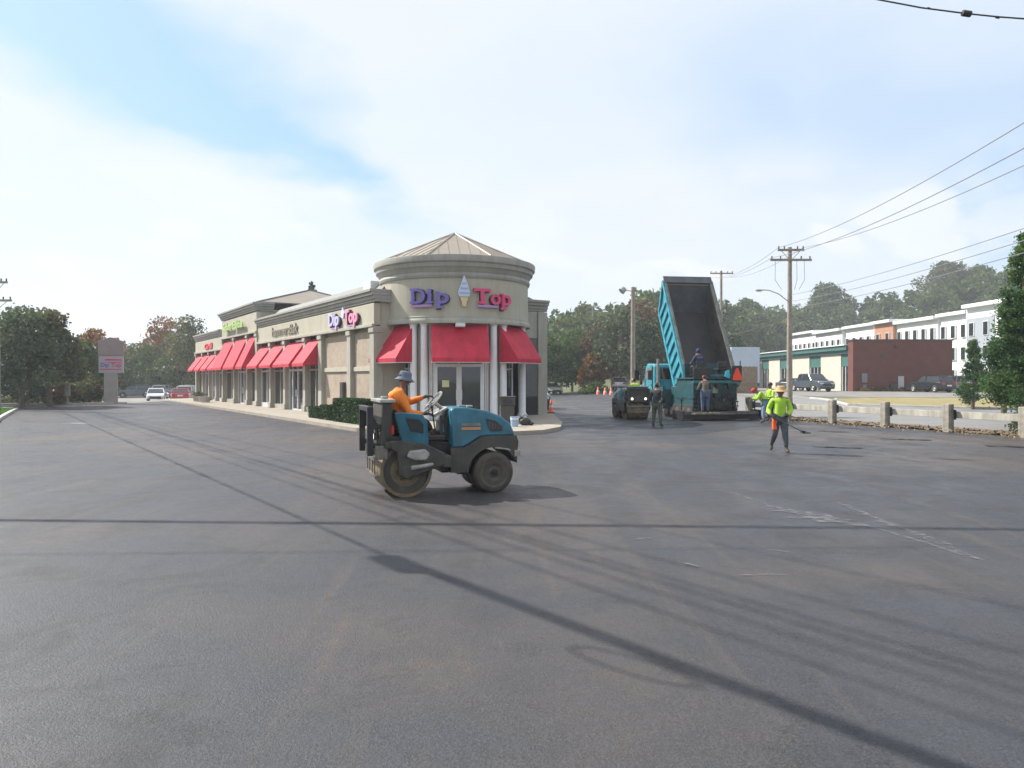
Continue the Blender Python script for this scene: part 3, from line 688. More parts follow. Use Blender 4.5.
for txt, x0, w_, m_, ser in (('D', -2.05, .62, bluesign, ((-2.12,-1.75,0,.09),(-2.12,-1.75,.55,.64))), ('i', -1.32, .17, bluesign, ((-1.40,-1.07,0,.08),(-1.40,-1.2,.40,.48))), ('p', -.95, .5, bluesign, ((-1.0,-.68,-.2,-.12),(-1.0,-.85,.4,.48))),
                         ('T', .58, .66, pinksign, ((.72,1.08,0,.09),(.55,.62,.46,.64),(1.2,1.27,.46,.64))), ('o', 1.28, .48, pinksign, ()), ('p', 1.82, .5, pinksign, ((1.76,2.08,-.2,-.12),(1.76,1.9,.4,.48)))):
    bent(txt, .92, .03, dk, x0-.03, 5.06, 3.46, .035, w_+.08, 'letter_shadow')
    bent(txt, .9, .05, m_, x0, 5.08, 3.55, .022, w_)
    if ser:
        b = MB()
        for s_ in ser: serif(b, s_[0], s_[1], 5.08+s_[2], 5.08+s_[3], 3.55)
        b.build('serif', m_, TS)
b = MB(); serif(b, -2.1, -1.15, 4.93, 5.03, 3.52); serif(b, .72, 1.65, 4.93, 5.03, 3.52); b.build('underline', lilac, TS)
b = MB(); P_ = []
def coneprof(pts, m, name, r=3.46, t=.14):
    b = MB(); vs = []
    for rr_ in (r, r+t):
        for x, z in pts: a = x/3.4; vs.append((rr_*math.sin(a), -rr_*math.cos(a), z))
    n = len(pts); b.add(vs, [tuple(range(n)), tuple(range(2*n-1,n-1,-1))]+[(i, (i+1)%n, (i+1)%n+n, i+n) for i in range(n)])
    return b.build(name, m, TS, bevel=.02)
coneprof([(-.05,5.35),(.37,5.35),(.40,5.52),(.35,5.72),(.27,5.95),(.18,6.2),(.16,6.24),(.12,6.18),(.04,5.92),(-.03,5.72),(-.09,5.52)], icec, 'ice_cream')
coneprof([(.0,5.34),(.33,5.34),(.30,5.18),(.27,5.16),(.24,4.93),(.09,4.93),(.06,5.16),(.03,5.18)], conem, 'wafer', t=.12)
for z in (5.52,5.72,5.92):
    b = MB(); w_ = .21*(6.25-z)/.75; serif(b, .16-w_, .16+w_, z-.02, z+.015, 3.6); b.build('swirl', mat('swirl_shade', (.42,.50,.70), .4), TS)

# sidewalk with kerb face round the shops and tower
sw = [tuple(fp(44,-.5).xy), tuple(fp(44,2.7).xy), tuple(fp(20,2.7).xy), tuple(fp(-3.0,2.7).xy), (-5.6,26.6),(-4.2,25.6),(-2,25.0),(.2,25.0),(1.1,25.6),(1.8,27.4),(2.05,30),(2.1,37.5),(1.2,38),(-5,33)]
sheet('sidewalk', sw, sidew, .14, cut=False, extrude=.3)
# ------------------------------------------------------------------ people
def grow(name, nodes, edges, m, parent=None, levels=2, extra=None):
    """nodes: list of (x,y,z,r) or (x,y,z,rx,ry); one continuous skinned surface"""
    me = bpy.data.meshes.new(name); me.from_pydata([n[:3] for n in nodes], edges, [])
    o = bpy.data.objects.new(name, me); COL.objects.link(o)
    md = o.modifiers.new('skin', 'SKIN'); md.use_smooth_shade = True; md.branch_smoothing = .6
    if not me.skin_vertices:
        bm = bmesh.new(); bm.from_mesh(me); bm.verts.layers.skin.verify(); bm.to_mesh(me); bm.free()
    sv = me.skin_vertices[0].data
    for i, n in enumerate(nodes):
        r = n[3]; sv[i].radius = (r, n[4] if len(n) > 4 else r); sv[i].use_root = (i == 0); sv[i].use_loose = False
    sb = o.modifiers.new('sub', 'SUBSURF'); sb.levels = levels; sb.render_levels = levels
    dg = bpy.context.evaluated_depsgraph_get(); dg.update()
    out = bpy.data.meshes.new_from_object(o.evaluated_get(dg)); bpy.data.objects.remove(o); bpy.data.meshes.remove(me)
    out.name = name; out.materials.clear(); out.materials.append(m)
    if extra: extra(out)
    for p in out.polygons: p.use_smooth = True
    ob = bpy.data.objects.new(name, out); COL.objects.link(ob)
    if parent: ob.parent = parent
    return ob
def V3(*a): return Vector(a)
def person(label, loc, rz, J, shirt, trousers, boots=leather, skin=skinm, hat=None, hatm=None, group=None, glove=None, vest=None, build=1.0, collar=None, untucked=.1):
    """J: joints in local space, the person faces +x, left is +y"""
    t = thing('person', label, 'person', loc, rz, group)
    j = {k: Vector(v) for k, v in J.items()}
    for s in 'LR':
        y = 1 if s == 'L' else -1
        j.setdefault('sh'+s, j['chest']+V3(-.01, .175*y, .09))
        j.setdefault('hip'+s, j['pelvis']+V3(0, .09*y, -.03))
    hd = j['head']; nk = j['neck']; fw = Vector(J.get('look', (1,0,0))).normalized(); up = (hd-nk).normalized(); up = (up*.35+V3(0,0,1)*.65).normalized()
    fw = (fw-up*fw.dot(up)).normalized(); sd = up.cross(fw)
    nodes = []; edges = []; idx = {}
    def nd(key, p, r, ry=None):
        if key[0] not in 'fghtu' or key[:2] in ('fa','hi','he','th','to'): r *= 1.13; ry = ry*1.13 if ry else None
        idx[key] = len(nodes); nodes.append((p.x, p.y, p.z, r, ry or r))
    def lk(a, c): edges.append((idx[a], idx[c]))
    w = build
    nd('pelvis', j['pelvis'], .125*w); nd('waist', j['pelvis'].lerp(j['chest'], .45), .115*w); nd('chest', j['chest'], .135*w); nd('cl', j['chest'].lerp(nk, .6), .085*w); nd('neck', nk+up*.01, .052)
    lk('pelvis','waist'); lk('waist','chest'); lk('chest','cl'); lk('cl','neck')
    nd('jaw', hd-up*.045+fw*.018, .072); nd('head', hd+up*.03, .092); nd('crown', hd+up*.085-fw*.01, .072); lk('neck','jaw'); lk('jaw','head'); lk('head','crown')
    for s in 'LR':
        y = 1 if s == 'L' else -1
        sh, el, wr = j['sh'+s], j['el'+s], j['wr'+s]
        nd('sh'+s, sh, .058*w); nd('el'+s, el, .042); nd('fa'+s, el.lerp(wr, .35), .041); nd('wr'+s, wr, .027)
        lk('cl','sh'+s); lk('sh'+s,'el'+s); lk('el'+s,'fa'+s); lk('fa'+s,'wr'+s)
        d = Vector(J.get('hand'+s, (wr-el).normalized())).normalized(); c = Vector(J.get('curl'+s, (1,0,0))); c = (c-d*c.dot(d)).normalized(); q = d.cross(c)
        pm = wr+d*.06; nd('palm'+s, pm, .026, .036); lk('wr'+s,'palm'+s)
        for f, (off, ln) in enumerate(((-.028,.07),(-.009,.08),(.010,.076),(.028,.06))):
            a = pm+d*.03+q*off; k = nd('f%d%s' % (f, s), a, .0095); e1 = a+d*ln*.45+c*ln*.18; nd('g%d%s' % (f, s), e1, .0085); e2 = e1+d*ln*.15+c*ln*.42; nd('h%d%s' % (f, s), e2, .0075)
            lk('palm'+s,'f%d%s' % (f, s)); lk('f%d%s' % (f, s),'g%d%s' % (f, s)); lk('g%d%s' % (f, s),'h%d%s' % (f, s))
        a = wr+d*.035-q*.032*y+c*.01; nd('t'+s, a, .011); b_ = a-q*.022*y+d*.022+c*.02; nd('u'+s, b_, .0095); lk('palm'+s,'t'+s); lk('t'+s,'u'+s)
        hp, kn, an = j['hip'+s], j['kn'+s], j['an'+s]; to = Vector(J.get('to'+s, an+V3(.17, .02*y, -.05)))
        nd('hip'+s, hp, .088*w); nd('th'+s, hp.lerp(kn, .5), .076*w); nd('kn'+s, kn, .056); nd('ca'+s, kn.lerp(an, .35), .055); nd('an'+s, an, .038); nd('to'+s, to, .032)
        lk('pelvis','hip'+s); lk('hip'+s,'th'+s); lk('th'+s,'kn'+s); lk('kn'+s,'ca'+s); lk('ca'+s,'an'+s); lk('an'+s,'to'+s)
    def face(me):
        b = MB(); ym = sd
        def P(f, s_, u): return hd+fw*f+sd*s_+up*u
        b.ball(P(.104,0,-.004), .017, 8, (1,.8,1.4)); b.ball(P(0,.088,0), .024, 8, (.9,.5,1.3)); b.ball(P(0,-.088,0), .024, 8, (.9,.5,1.3)); b.ball(P(.082,0,-.05), .02, 8, (.5,1.4,.35))
        b.cur = 1; b.ball(P(.090,.033,.018), .012, 8); b.ball(P(.090,-.033,.018), .012, 8)
        b.cur = 2; b.ball(P(-.022,0,.055), .102, 14, (1.0,.95,.95))
        bm = bmesh.new(); bm.from_mesh(me); o = len(bm.verts); vs = [bm.verts.new(v) for v in b.v]
        for f, mi in zip(b.f, b.m):
            try: fc = bm.faces.new([vs[i] for i in f]); fc.material_index = mi
            except ValueError: pass
        bmesh.ops.remove_doubles(bm, verts=vs, dist=1e-5)
        bm.to_mesh(me); bm.free(); me.materials.append(eyem); me.materials.append(hairm)
    grow('body', nodes, edges, skin, t, 2, face)
    # shirt
    def sub(keys, pad, links, extra=()):
        nn = []; ii = {}
        for k in keys: n = nodes[idx[k]]; ii[k] = len(nn); q_ = pad+(.022 if k == 'cl' else 0); nn.append((*n[:3], n[3]+q_, n[4]+q_))
        for k, p, r in extra: ii[k] = len(nn); nn.append((p.x, p.y, p.z, r, r))
        return nn, [(ii[a], ii[c]) for a, c in links]
    pv = j['pelvis']; dn = (j['pelvis']-j['chest']).normalized(); hem = pv+dn*untucked if untucked > 0 else pv
    K = ['waist','chest','cl','pelvis']; LK = [('waist','chest'),('chest','cl'),('waist','pelvis')]; EX = [('nb', nk-up*.005, .074)]
    LK.append(('cl','nb'))
    for s in 'LR':
        wr2 = j['el'+s].lerp(j['wr'+s], .93); K += ['sh'+s,'el'+s,'fa'+s]; EX.append(('w'+s, wr2, .038)); LK += [('cl','sh'+s),('sh'+s,'el'+s),('el'+s,'fa'+s),('fa'+s,'w'+s)]
    grow('shirt', *sub(K, .020, LK, EX), shirt, t, 2)
    K = ['pelvis']; LK = []; EX = []
    for s in 'LR':
        a2 = j['kn'+s].lerp(j['an'+s], .88); K += ['hip'+s,'th'+s,'kn'+s,'ca'+s]; EX.append(('c'+s, a2, .056)); LK += [('pelvis','hip'+s),('hip'+s,'th'+s),('th'+s,'kn'+s),('kn'+s,'ca'+s),('ca'+s,'c'+s)]
    grow('trousers', *sub(K, .017, LK, EX), trousers, t, 2)
    for s in 'LR':
        an = j['an'+s]; to = Vector(nodes[idx['to'+s]][:3]); sh_ = (j['kn'+s]-an).normalized()
        grow('boot', [(*(an+sh_*.13), .048), (*an, .054), (*(an-(to-an)*.22-sh_*.02), .045), (*an.lerp(to, .6), .047), (*to, .042)], [(0,1),(1,2),(1,3),(3,4)], boots, t, 2)
        if glove:
            d = Vector(J.get('hand'+s, (j['wr'+s]-j['el'+s]).normalized())).normalized(); wr = j['wr'+s]; c = Vector(J.get('curl'+s, (1,0,0))); c = (c-d*c.dot(d)).normalized(); q = d.cross(c); y = 1 if s == 'L' else -1
            pm = wr+d*.06; nn = [(*(wr-d*.03), .034), (*pm, .034, .044)]; ee = [(0,1)]
            for off, ln in ((-.028,.07),(-.009,.08),(.010,.076),(.028,.06)):
                a = pm+d*.03+q*off; e1 = a+d*ln*.45+c*ln*.18; e2 = e1+d*ln*.15+c*ln*.42; k = len(nn); nn += [(*a,.0125),(*e1,.0115),(*e2,.0105)]; ee += [(1,k),(k,k+1),(k+1,k+2)]
            a = wr+d*.035-q*.032*y+c*.01; k = len(nn); nn += [(*a,.014),(*(a-q*.022*y+d*.022+c*.02),.0125)]; ee += [(1,k),(k,k+1)]
            grow('glove', nn, ee, glove, t, 2)
    M_ = Matrix((( *fw, ), ( *sd, ), ( *up, ))).transposed().to_4x4(); M_.translation = hd
    def hatobj(prof, n=24, nm='hat', mm=hatm, sc=(1,1)):
        b = MB(); b.lathe(prof, n); b.v = [tuple(M_ @ Vector((v[0]*sc[0], v[1]*sc[1], v[2]))) for v in b.v]; return b.build(nm, mm, t, smooth_='all')
    if hat == 'bucket': hatobj([(.17,-.005),(.172,.0),(.118,.045),(.108,.06),(.104,.12),(.085,.155),(.0,.165)]); 
    if hat == 'straw': hatobj([(.215,.02),(.217,.03),(.16,.035),(.108,.055),(.102,.12),(.085,.15),(.0,.14)])
    if hat == 'hardhat': hatobj([(.13,.03),(.132,.036),(.115,.045),(.112,.09),(.085,.14),(.04,.165),(.0,.168)], sc=(1.12,1))
    if hat in ('cap',):
        hatobj([(.108,.025),(.106,.07),(.085,.12),(.0,.145)]); b = MB(); b.prism([(.06,-.07),(.19,-.05),(.20,0),(.19,.05),(.06,.07)], .035, .045, 'XY'); b.v = [tuple(M_ @ Vector(v)) for v in b.v]; b.build('cap_peak', hatm, t)
    if hat == 'hood':
        b = MB(); b.ball((-.02,0,.02), .125, 16, (1,.95,1.15)); b.v = [tuple(M_ @ Vector(v)) for v in b.v if True]; b.build('hood', hatm, t, smooth_='all')
    if vest:
        nn, ee = sub(['waist','chest','cl','pelvis'], .038, [('waist','chest'),('chest','cl'),('waist','pelvis')])
        grow('vest', nn, ee, vest, t, 2)
    return t
STAND = dict(pelvis=(0,0,.95), chest=(.0,0,1.31), neck=(.01,0,1.49), head=(.03,0,1.61), elL=(-.02,.27,1.13), wrL=(.08,.27,.90), elR=(-.02,-.27,1.13), wrR=(.08,-.27,.90),
             knL=(.03,.11,.51), anL=(0,.12,.10), knR=(.03,-.11,.51), anR=(0,-.12,.10))
def pose(**k): d = dict(STAND); d.update(k); return d
def face_cam(x, y): return math.atan2(-y, -x)

# ------------------------------------------------------------------ ride-on roller (front of the machine = +x)
def make_roller(label, loc, rz, group):
    t = thing('road_roller', label, 'roller', loc, rz, group)
    # near side is -y
    dx, dr, hw = -.62, .42, .52
    b = MB(); b.lathe([(.0,-hw+.06),(dr-.06,-hw+.06),(dr-.05,-hw),(dr,-hw),(dr,hw),(dr-.05,hw),(dr-.06,hw-.06),(0,hw-.06)], 56, c=(dx,0,dr), axis='Y')
    d = b.build('drum', drumst, t, smooth_=True)
    b = MB(); b.lathe([(.0,-hw+.03),(.10,-hw+.03),(.10,-hw+.07)], 20, c=(dx,0,dr), axis='Y'); b.lathe([(dr-.055,-hw+.052),(dr-.17,-hw+.05)], 40, c=(dx,0,dr), axis='Y')
    for k in range(6): a = k*PI/3; b.cyl((dx+.15*math.cos(a), -hw+.05, dr+.15*math.sin(a)), (dx+.15*math.cos(a), -hw+.03, dr+.15*math.sin(a)), .02, n=8)
    b.build('drum_hub', dgrey, d)
    # drum fork and side arms
    b = MB()
    for s in (-1, 1):
        y0, y1 = sorted((s*(hw+.02), s*(hw+.09)))
        b.prism([(dx-.12,.36),(dx-.05,.30),(dx+.06,.31),(dx+.40,.44),(.0,.52),(.0,.70),(dx+.30,.86),(dx-.10,.92),(dx-.30,.92),(dx-.30,.82),(dx-.16,.72)], y0, y1)
        b.cyl((dx, s*(hw-.05), dr), (dx, s*(hw+.11), dr), .11, n=20)
    b.bx(-.04,.10,-hw-.09,hw+.09,.46,.66); b.bx(dx-.36,dx-.24,-hw-.09,hw+.09,.80,.90)
    b.build('drum_yoke', dgrey, t, bevel=.02)
    b = MB(); b.prism([(dx+.02,.76),(dx+.28,.78),(dx+.36,.70),(dx+.30,.60),(dx+.12,.60),(dx-.02,.66)], -hw-.16, -hw-.09); b.prism([(dx+.05,.52),(dx+.42,.56),(dx+.42,.50),(dx+.05,.44)], -hw-.14, -hw-.09); b.build('arm_cover', silver, t, bevel=.025)
    b = MB(); b.bx(dx-.50,dx-.44,-hw,hw,.34,.38); b.bx(dx-.52,dx-.46,-hw-.02,hw+.02,.60,.66)
    for y in (-.4,-.15,.15,.4): b.cyl((dx-.49,y,.38),(dx-.49,y,.62),.012,n=6)
    for y in (-hw,hw): b.bx(dx-.50,dx-.30,y-.02,y+.02,.62,.84)
    b.build('drum_scraper', steelm, t, bevel=.006)
    # operator platform over the drum
    b = MB(); b.bx(dx-.34,.02,-.50,.50,.90,.98); b.bx(-.25,.02,-.34,.34,.62,.9); b.build('platform', black, t, bevel=.015)
    # rear water tank column and its lid
    b = MB(); b.prism([(dx-.42,.82),(dx-.20,.82),(dx-.22,1.52),(dx-.38,1.52)], -.50, .50); tk = b.build('water_tank', dgrey, t, bevel=.03)
    b = MB(); b.bx(dx-.42,dx-.17,-.53,.53,1.52,1.575); b.cyl((dx-.3,-.2,1.57),(dx-.3,-.2,1.62),.06,n=14); b.build('tank_lid', silver, tk, bevel=.012)
    b = MB(); b.bx(dx-.24,dx-.20,-.535,-.50,1.02,1.16); b.bx(dx-.24,dx-.20,.50,.535,1.02,1.16); b.build('reflector', redl, tk)
    for y in (-.33, .33):
        b = MB(); b.cyl((dx-.42,y,.98),(dx-.50,y,.98),.055,.065,n=16); lp = b.build('work_lamp', black, t); b = MB(); b.cyl((dx-.499,y,.98),(dx-.508,y,.98),.055,n=16); b.build('lamp_lens', lampw, lp)
    # folded roll bar behind the tank
    b = MB(); b.bx(dx-.62,dx-.52,-.50,-.42,.68,1.46); b.bx(dx-.62,dx-.52,.42,.50,.68,1.46); b.bx(dx-.62,dx-.52,-.42,.42,1.38,1.46); b.bx(dx-.54,dx-.40,-.49,-.43,1.1,1.18); b.bx(dx-.54,dx-.40,.43,.49,1.1,1.18); b.bx(dx-.54,dx-.40,-.49,-.43,.80,.88); b.bx(dx-.54,dx-.40,.43,.49,.80,.88)
    b.build('roll_bar', black, t, bevel=.012)
    b = MB()
    for k in range(5): b.tube([(dx-.52+.03*k,-.47,1.3-.05*k),(dx-.47,-.50+.02*k,1.0),(dx-.44,-.49,.8),(dx-.36,-.45+.05*k,.7)], .013, 6)
    b.build('hose', rubber, t)
    # blue side panels beside the seat
    for s in (-1, 1):
        y0, y1 = sorted((s*.50, s*.56))
        b = MB(); b.prism([(dx-.20,1.36),(dx-.08,1.37),(dx+.26,1.33),(dx+.34,1.20),(dx+.36,.86),(dx+.30,.76),(dx-.04,.80),(dx-.10,.95)], y0, y1); sp = b.build('side_panel', teal, t, bevel=.02)
        y0, y1 = sorted((s*.555, s*.567)); b = MB(); b.prism([(dx-.02,1.27),(dx+.20,1.25),(dx+.27,1.17),(dx+.27,1.02),(dx+.06,1.06)], y0, y1); b.build('panel_recess', black, sp, bevel=.004)
    # seat
    b = MB(); b.prism([(dx-.14,1.02),(dx+.32,1.0),(dx+.34,1.06),(dx+.30,1.10),(dx-.10,1.12)], -.24, .24); b.prism([(dx-.16,1.04),(dx-.06,1.06),(dx-.10,1.40),(dx-.18,1.40)], -.23, .23); b.build('seat', rubber, t, bevel=.03)
    b = MB(); b.bx(dx-.08,dx+.22,-.18,.18,.96,1.03); b.build('seat_base', black, t)
    b = MB()
    for s in (-1,1): b.bx(dx-.05,dx+.25,s*.30-.03,s*.30+.03,1.24,1.29); b.bx(dx-.05,dx+.0,s*.28-.02,s*.28+.02,1.05,1.26)
    b.build('armrest', black, t, bevel=.01)
    # articulation and steering console
    b = MB(); b.bx(.0,.26,-.30,.30,.34,.86); b.prism([(.02,.86),(.26,.86),(.26,1.30),(.14,1.34),(.04,1.20)], -.26, .26); b.build('console', black, t, bevel=.03)
    b = MB(); b.prism([(-.08,1.26),(.16,1.40),(.14,1.44),(-.10,1.31)], -.20, .20); b.build('dashboard', silver, t, bevel=.015)
    b = MB(); ax = Vector((-.72,0,.62)).normalized(); c = Vector((-.06,0,1.52)); u = Vector((0,1,0)); w = ax.cross(u)
    ring = [c+(u*math.cos(a)+w*math.sin(a))*.21 for a in [2*PI*k/24 for k in range(25)]]; b.tube(ring, .015, 8)
    for k in range(3): a = 2*PI*k/3+.5; b.tube([c-ax*.03, c+(u*math.cos(a)+w*math.sin(a))*.20], .011, 6)
    b.cyl(c-ax*.26, c, .03, .035, n=10); b.build('steering_wheel', silver, t, smooth_=True)
    b = MB(); b.cyl((-.10,-.30,1.05),(-.16,-.33,1.42),.012,n=6); b.ball((-.16,-.33,1.44),.03,8); b.bx(-.02,.02,-.36,-.28,.95,1.30); b.build('control_lever', black, t)
    b = MB(); b.prism([(-.02,1.30),(.02,1.30),(.06,1.02),(.02,1.02)], -.30, -.27); b.build('grab_handle', tealb, t, bevel=.006)
    # engine hood
    yw = .46
    bm = bmesh.new(); prof = [(.14,.76),(.14,1.38),(.20,1.43),(.42,1.43),(.76,1.37),(1.02,1.27),(1.18,1.14),(1.24,.98),(1.24,.94),(.74,.94),(.62,.92),(.42,.80),(.32,.76)]
    b = MB(); b.prism(prof, -yw, yw)
    for i, v in enumerate(b.v):                       # pull the top corners in
        x, y, z = v; k = max(0, (z-1.0)/.43); b.v[i] = (x, y*(1-.16*k), z)
    bm.free(); hd = b.build('hood', teal, t, bevel=.045, smooth_=True)
    for s in (-1,1):
        def side(x, z, e): k = max(0, (z-1.0)/.43); return (x, s*(yw*(1-.16*k)+e), z)
        b = MB(); P = [(.74,1.24),(.90,1.20),(1.02,1.10),(1.02,1.03),(.83,1.02),(.78,1.08)]; n = len(P)
        vs = [side(x, z, .002) for x, z in P]+[side(x, z, .014) for x, z in P]; b.add(vs, [tuple(range(n)), tuple(range(2*n-1,n-1,-1))]+[(i,(i+1)%n,(i+1)%n+n,i+n) for i in range(n)]); v_ = b.build('side_vent', black, hd)
        b = MB()
        for k in range(4): b.add([side(.80+.05*k-.01, 1.06, .016), side(.80+.05*k+.01, 1.06, .016), side(.80+.05*k+.01, 1.19-.02*k, .016), side(.80+.05*k-.01, 1.19-.02*k, .016)], [(0,1,2,3)])
        b.build('vent_louvre', dgrey, v_)
        for z0, z1, mm in ((1.12,1.165,steelm),(1.055,1.10,mat('orange_stripe', (.42,.22,.10), .5))):
            b = MB(); vs = [side(x, z, e) for e in (.002,.010) for x, z in ((.31,z0),(.64,z0),(.64,z1),(.31,z1))]; b.add(vs, [(0,1,2,3),(7,6,5,4),(0,1,5,4),(1,2,6,5),(2,3,7,6),(3,0,4,7)]); b.build('side_stripe', mm, hd)
    b = MB(); b.bx(.52,.62,-.05,.05,1.415,1.45); b.bx(.36,.48,-.10,-.02,1.43,1.455); b.build('filler_cap', silver, hd, bevel=.01)
    # grey engine-side skirts and wheel arches
    fx, fr_ = .86, .34
    sk = [(.12,.36),(.12,.77),(.33,.77),(.44,.81),(.63,.93),(.75,.95),(1.26,.95),(1.30,.84)]
    arch = [(fx+(fr_+.10)*math.cos(a), .34+(fr_+.08)*math.sin(a)) for a in [math.radians(q) for q in range(20, 181, 16)]]
    b = MB(); b.prism(sk+[(1.27,.62)]+arch+[(fx-.44,.36)], -yw-.03, yw+.03); b.build('chassis_skirt', dgrey, t, bevel=.015)
    b = MB(); b.bx(1.18,1.32,-.40,.40,.62,.84); b.build('front_bumper', black, t, bevel=.02)
    b = MB(); b.tube([(1.24,-.45,.66),(1.10,-.50,.72),(.88,-.50,.75)], .014, 6); b.bx(1.22,1.32,-.52,-.44,.60,.70); b.build('step_bar', silver, t)
    b = MB(); b.bx(.30,1.2,-.25,.25,.30,.5); b.cyl((fx,-.5,.34),(fx,.5,.34),.06,n=12); b.build('axle', black, t)
    for y0, y1 in ((-.53,-.31),(-.27,-.07),(.07,.27),(.31,.53)):
        b = MB(); b.lathe([(.14,y0+.02),(.25,y0),(fr_-.04,y0+.005),(fr_,y0+.045),(fr_,y1-.045),(fr_-.04,y1-.005),(.25,y1),(.14,y1-.02)], 36, c=(fx,0,fr_), axis='Y'); ty = b.build('tyre', tyrem, t, smooth_='all')
        b = MB(); e = y0 if abs(y0) > abs(y1) else y1; q = .02 if e < 0 else -.02
        b.lathe([(.0,e+q*1.5),(.06,e+q*1.5),(.07,e+q*2.5),(.13,e+q*2),(.22,e+q*.2),(.25,e-q*.15)], 28, c=(fx,0,fr_), axis='Y'); b.build('rim', hubm, ty, smooth_='all')
    return t
R1L = ((px(452,12.3)), 12.35, 0)
RG = 'teal road rollers on the lot'
roller1 = make_roller('teal ride-on roller with steel drum and blue-green hood, nearest the viewer', (px(447,12.25)-.20, 12.55, 0), math.radians(19), RG)
person('roller operator in orange shirt and grey bucket hat gripping the wheel', roller1.location, roller1.rotation_euler.z,
    dict(pelvis=(-.66,0,1.20), chest=(-.70,0,1.58), neck=(-.62,0,1.755), head=(-.55,0,1.875), look=(1,-.15,-.12),
         elL=(-.42,.30,1.50), wrL=(-.17,.14,1.60), handL=(.8,-.3,.1), curlL=(.3,0,-.9), elR=(-.52,-.31,1.33), wrR=(-.28,-.31,1.33), handR=(1,.05,.0), curlR=(.2,.2,-.9),
         shR=(-.69,-.20,1.66), shL=(-.65,.20,1.67), knL=(-.22,.20,1.18), anL=(-.08,.20,.82), knR=(-.24,-.18,1.18), anR=(-.12,-.19,.98+.02), toR=(.03,-.19,1.0), toL=(.10,.2,.80)),
    orange, dcloth, skin=skind, hat='bucket', hatm=greyc, glove=dcloth, untucked=0, build=1.32)
roller2 = make_roller('teal road roller with lit lamps beside the dump truck, seen from its drum end', (px(632,34.2)+.12, 35.4, 0), math.radians(101), RG)
for c in kids(roller2):
    pass
person('roller operator in lime hi-vis top sitting on the distant roller', roller2.location, roller2.rotation_euler.z,
    dict(pelvis=(-.64,0,1.20), chest=(-.58,0,1.53), neck=(-.50,0,1.69), head=(-.42,-.02,1.80), look=(1,.1,-.2),
         elL=(-.36,.31,1.38), wrL=(-.14,.2,1.48), elR=(-.40,-.30,1.36), wrR=(-.16,-.18,1.48), knL=(-.22,.20,1.18), anL=(-.08,.20,.90), knR=(-.24,-.18,1.18), anR=(-.10,-.19,.90)),
    hivis, dcloth, skin=skind, hat='cap', hatm=straw, untucked=0, build=1.12)

# ------------------------------------------------------------------ dump truck (front = +x, rear at x=0)
TKL = (9.45, 36.4, 0); TKR = math.radians(90+8)
t = truck = thing('dump_truck', 'bright teal dump truck with its ribbed bed raised high', 'dump truck', TKL, TKR)
b = MB()
for y in (-.45,.35): b.bx(.1,7.1,y,y+.1,.85,1.1)
for x in (.2,1.5,3,4.5,6): b.bx(x,x+.12,-.35,.35,.88,1.05)
b.build('chassis', black, t)
def wheel(t, x, y, r, w, hubmat=hubm, nm='wheel', z=None):
    z = r if z is None else z
    b = MB(); b.lathe([(r*.55,y-w/2),(r*.9,y-w/2),(r,y-w/2+.03),(r,y+w/2-.03),(r*.9,y+w/2),(r*.55,y+w/2)], 28, c=(x,0,z), axis='Y')
    o = thing_part(nm, t); ty = b.build('tyre', rubber, o, smooth_='all')
    s = 1 if y > 0 else -1; e = y+s*w/2
    b = MB(); b.lathe([(0,e-.02*s),(.12*r/.5,e-.01*s),(.14*r/.5,e-.06*s),(r*.45,e-.08*s),(r*.56,e-.005*s)], 20, c=(x,0,z), axis='Y'); b.build('rim', hubmat, o, smooth_='all')
    return o
def thing_part(nm, parent):
    o = bpy.data.objects.new(nm, None); COL.objects.link(o); o.parent = parent; return o
for x in (1.1, 2.35):
    for y in (-1.05,-.75,.75,1.05): wheel(t, x, y, .5, .27)
for y in (-1.02,1.02): wheel(t, 5.9, y, .5, .28, silver)
def sh11(b): b.v = [(v[0]-1.1, v[1], v[2]) for v in b.v]; return b
# cab: faces away
b = MB(); b.prism([(5.3,.95),(5.3,2.55),(5.42,2.72),(6.55,2.76),(6.85,2.60),(7.15,1.95),(7.15,.95)], -1.08, 1.08); b.v = [(v[0]-1.1, v[1], v[2]) for v in b.v]; cab = b.build('cab', tealb, t, bevel=.06, smooth_=True)
for s in (-1,1):
    y0, y1 = sorted((s*1.08, s*1.10)); b = MB(); b.prism([(5.72,1.85),(5.76,2.52),(6.45,2.54),(6.72,2.4),(6.95,1.90)], y0, y1); sh11(b).build('side_window', cglass, cab)
    b = MB(); y0, y1 = sorted((s*1.085, s*1.12)); b.bx(5.6,5.66,y0,y1,1.0,2.6); b.bx(5.75,5.95,y0,y1,1.55,1.60); sh11(b).build('door_seam', black, cab)
b = MB(); b.bx(5.28,5.30,-.75,.75,1.9,2.5); sh11(b).build('rear_window', cglass, cab)
b = MB(); b.prism([(7.16,.95),(7.16,1.80),(7.6,1.76),(8.25,1.60),(8.35,1.45),(8.35,.95)], -.85, .85); sh11(b).build('hood', tealb, t, bevel=.08, smooth_=True)
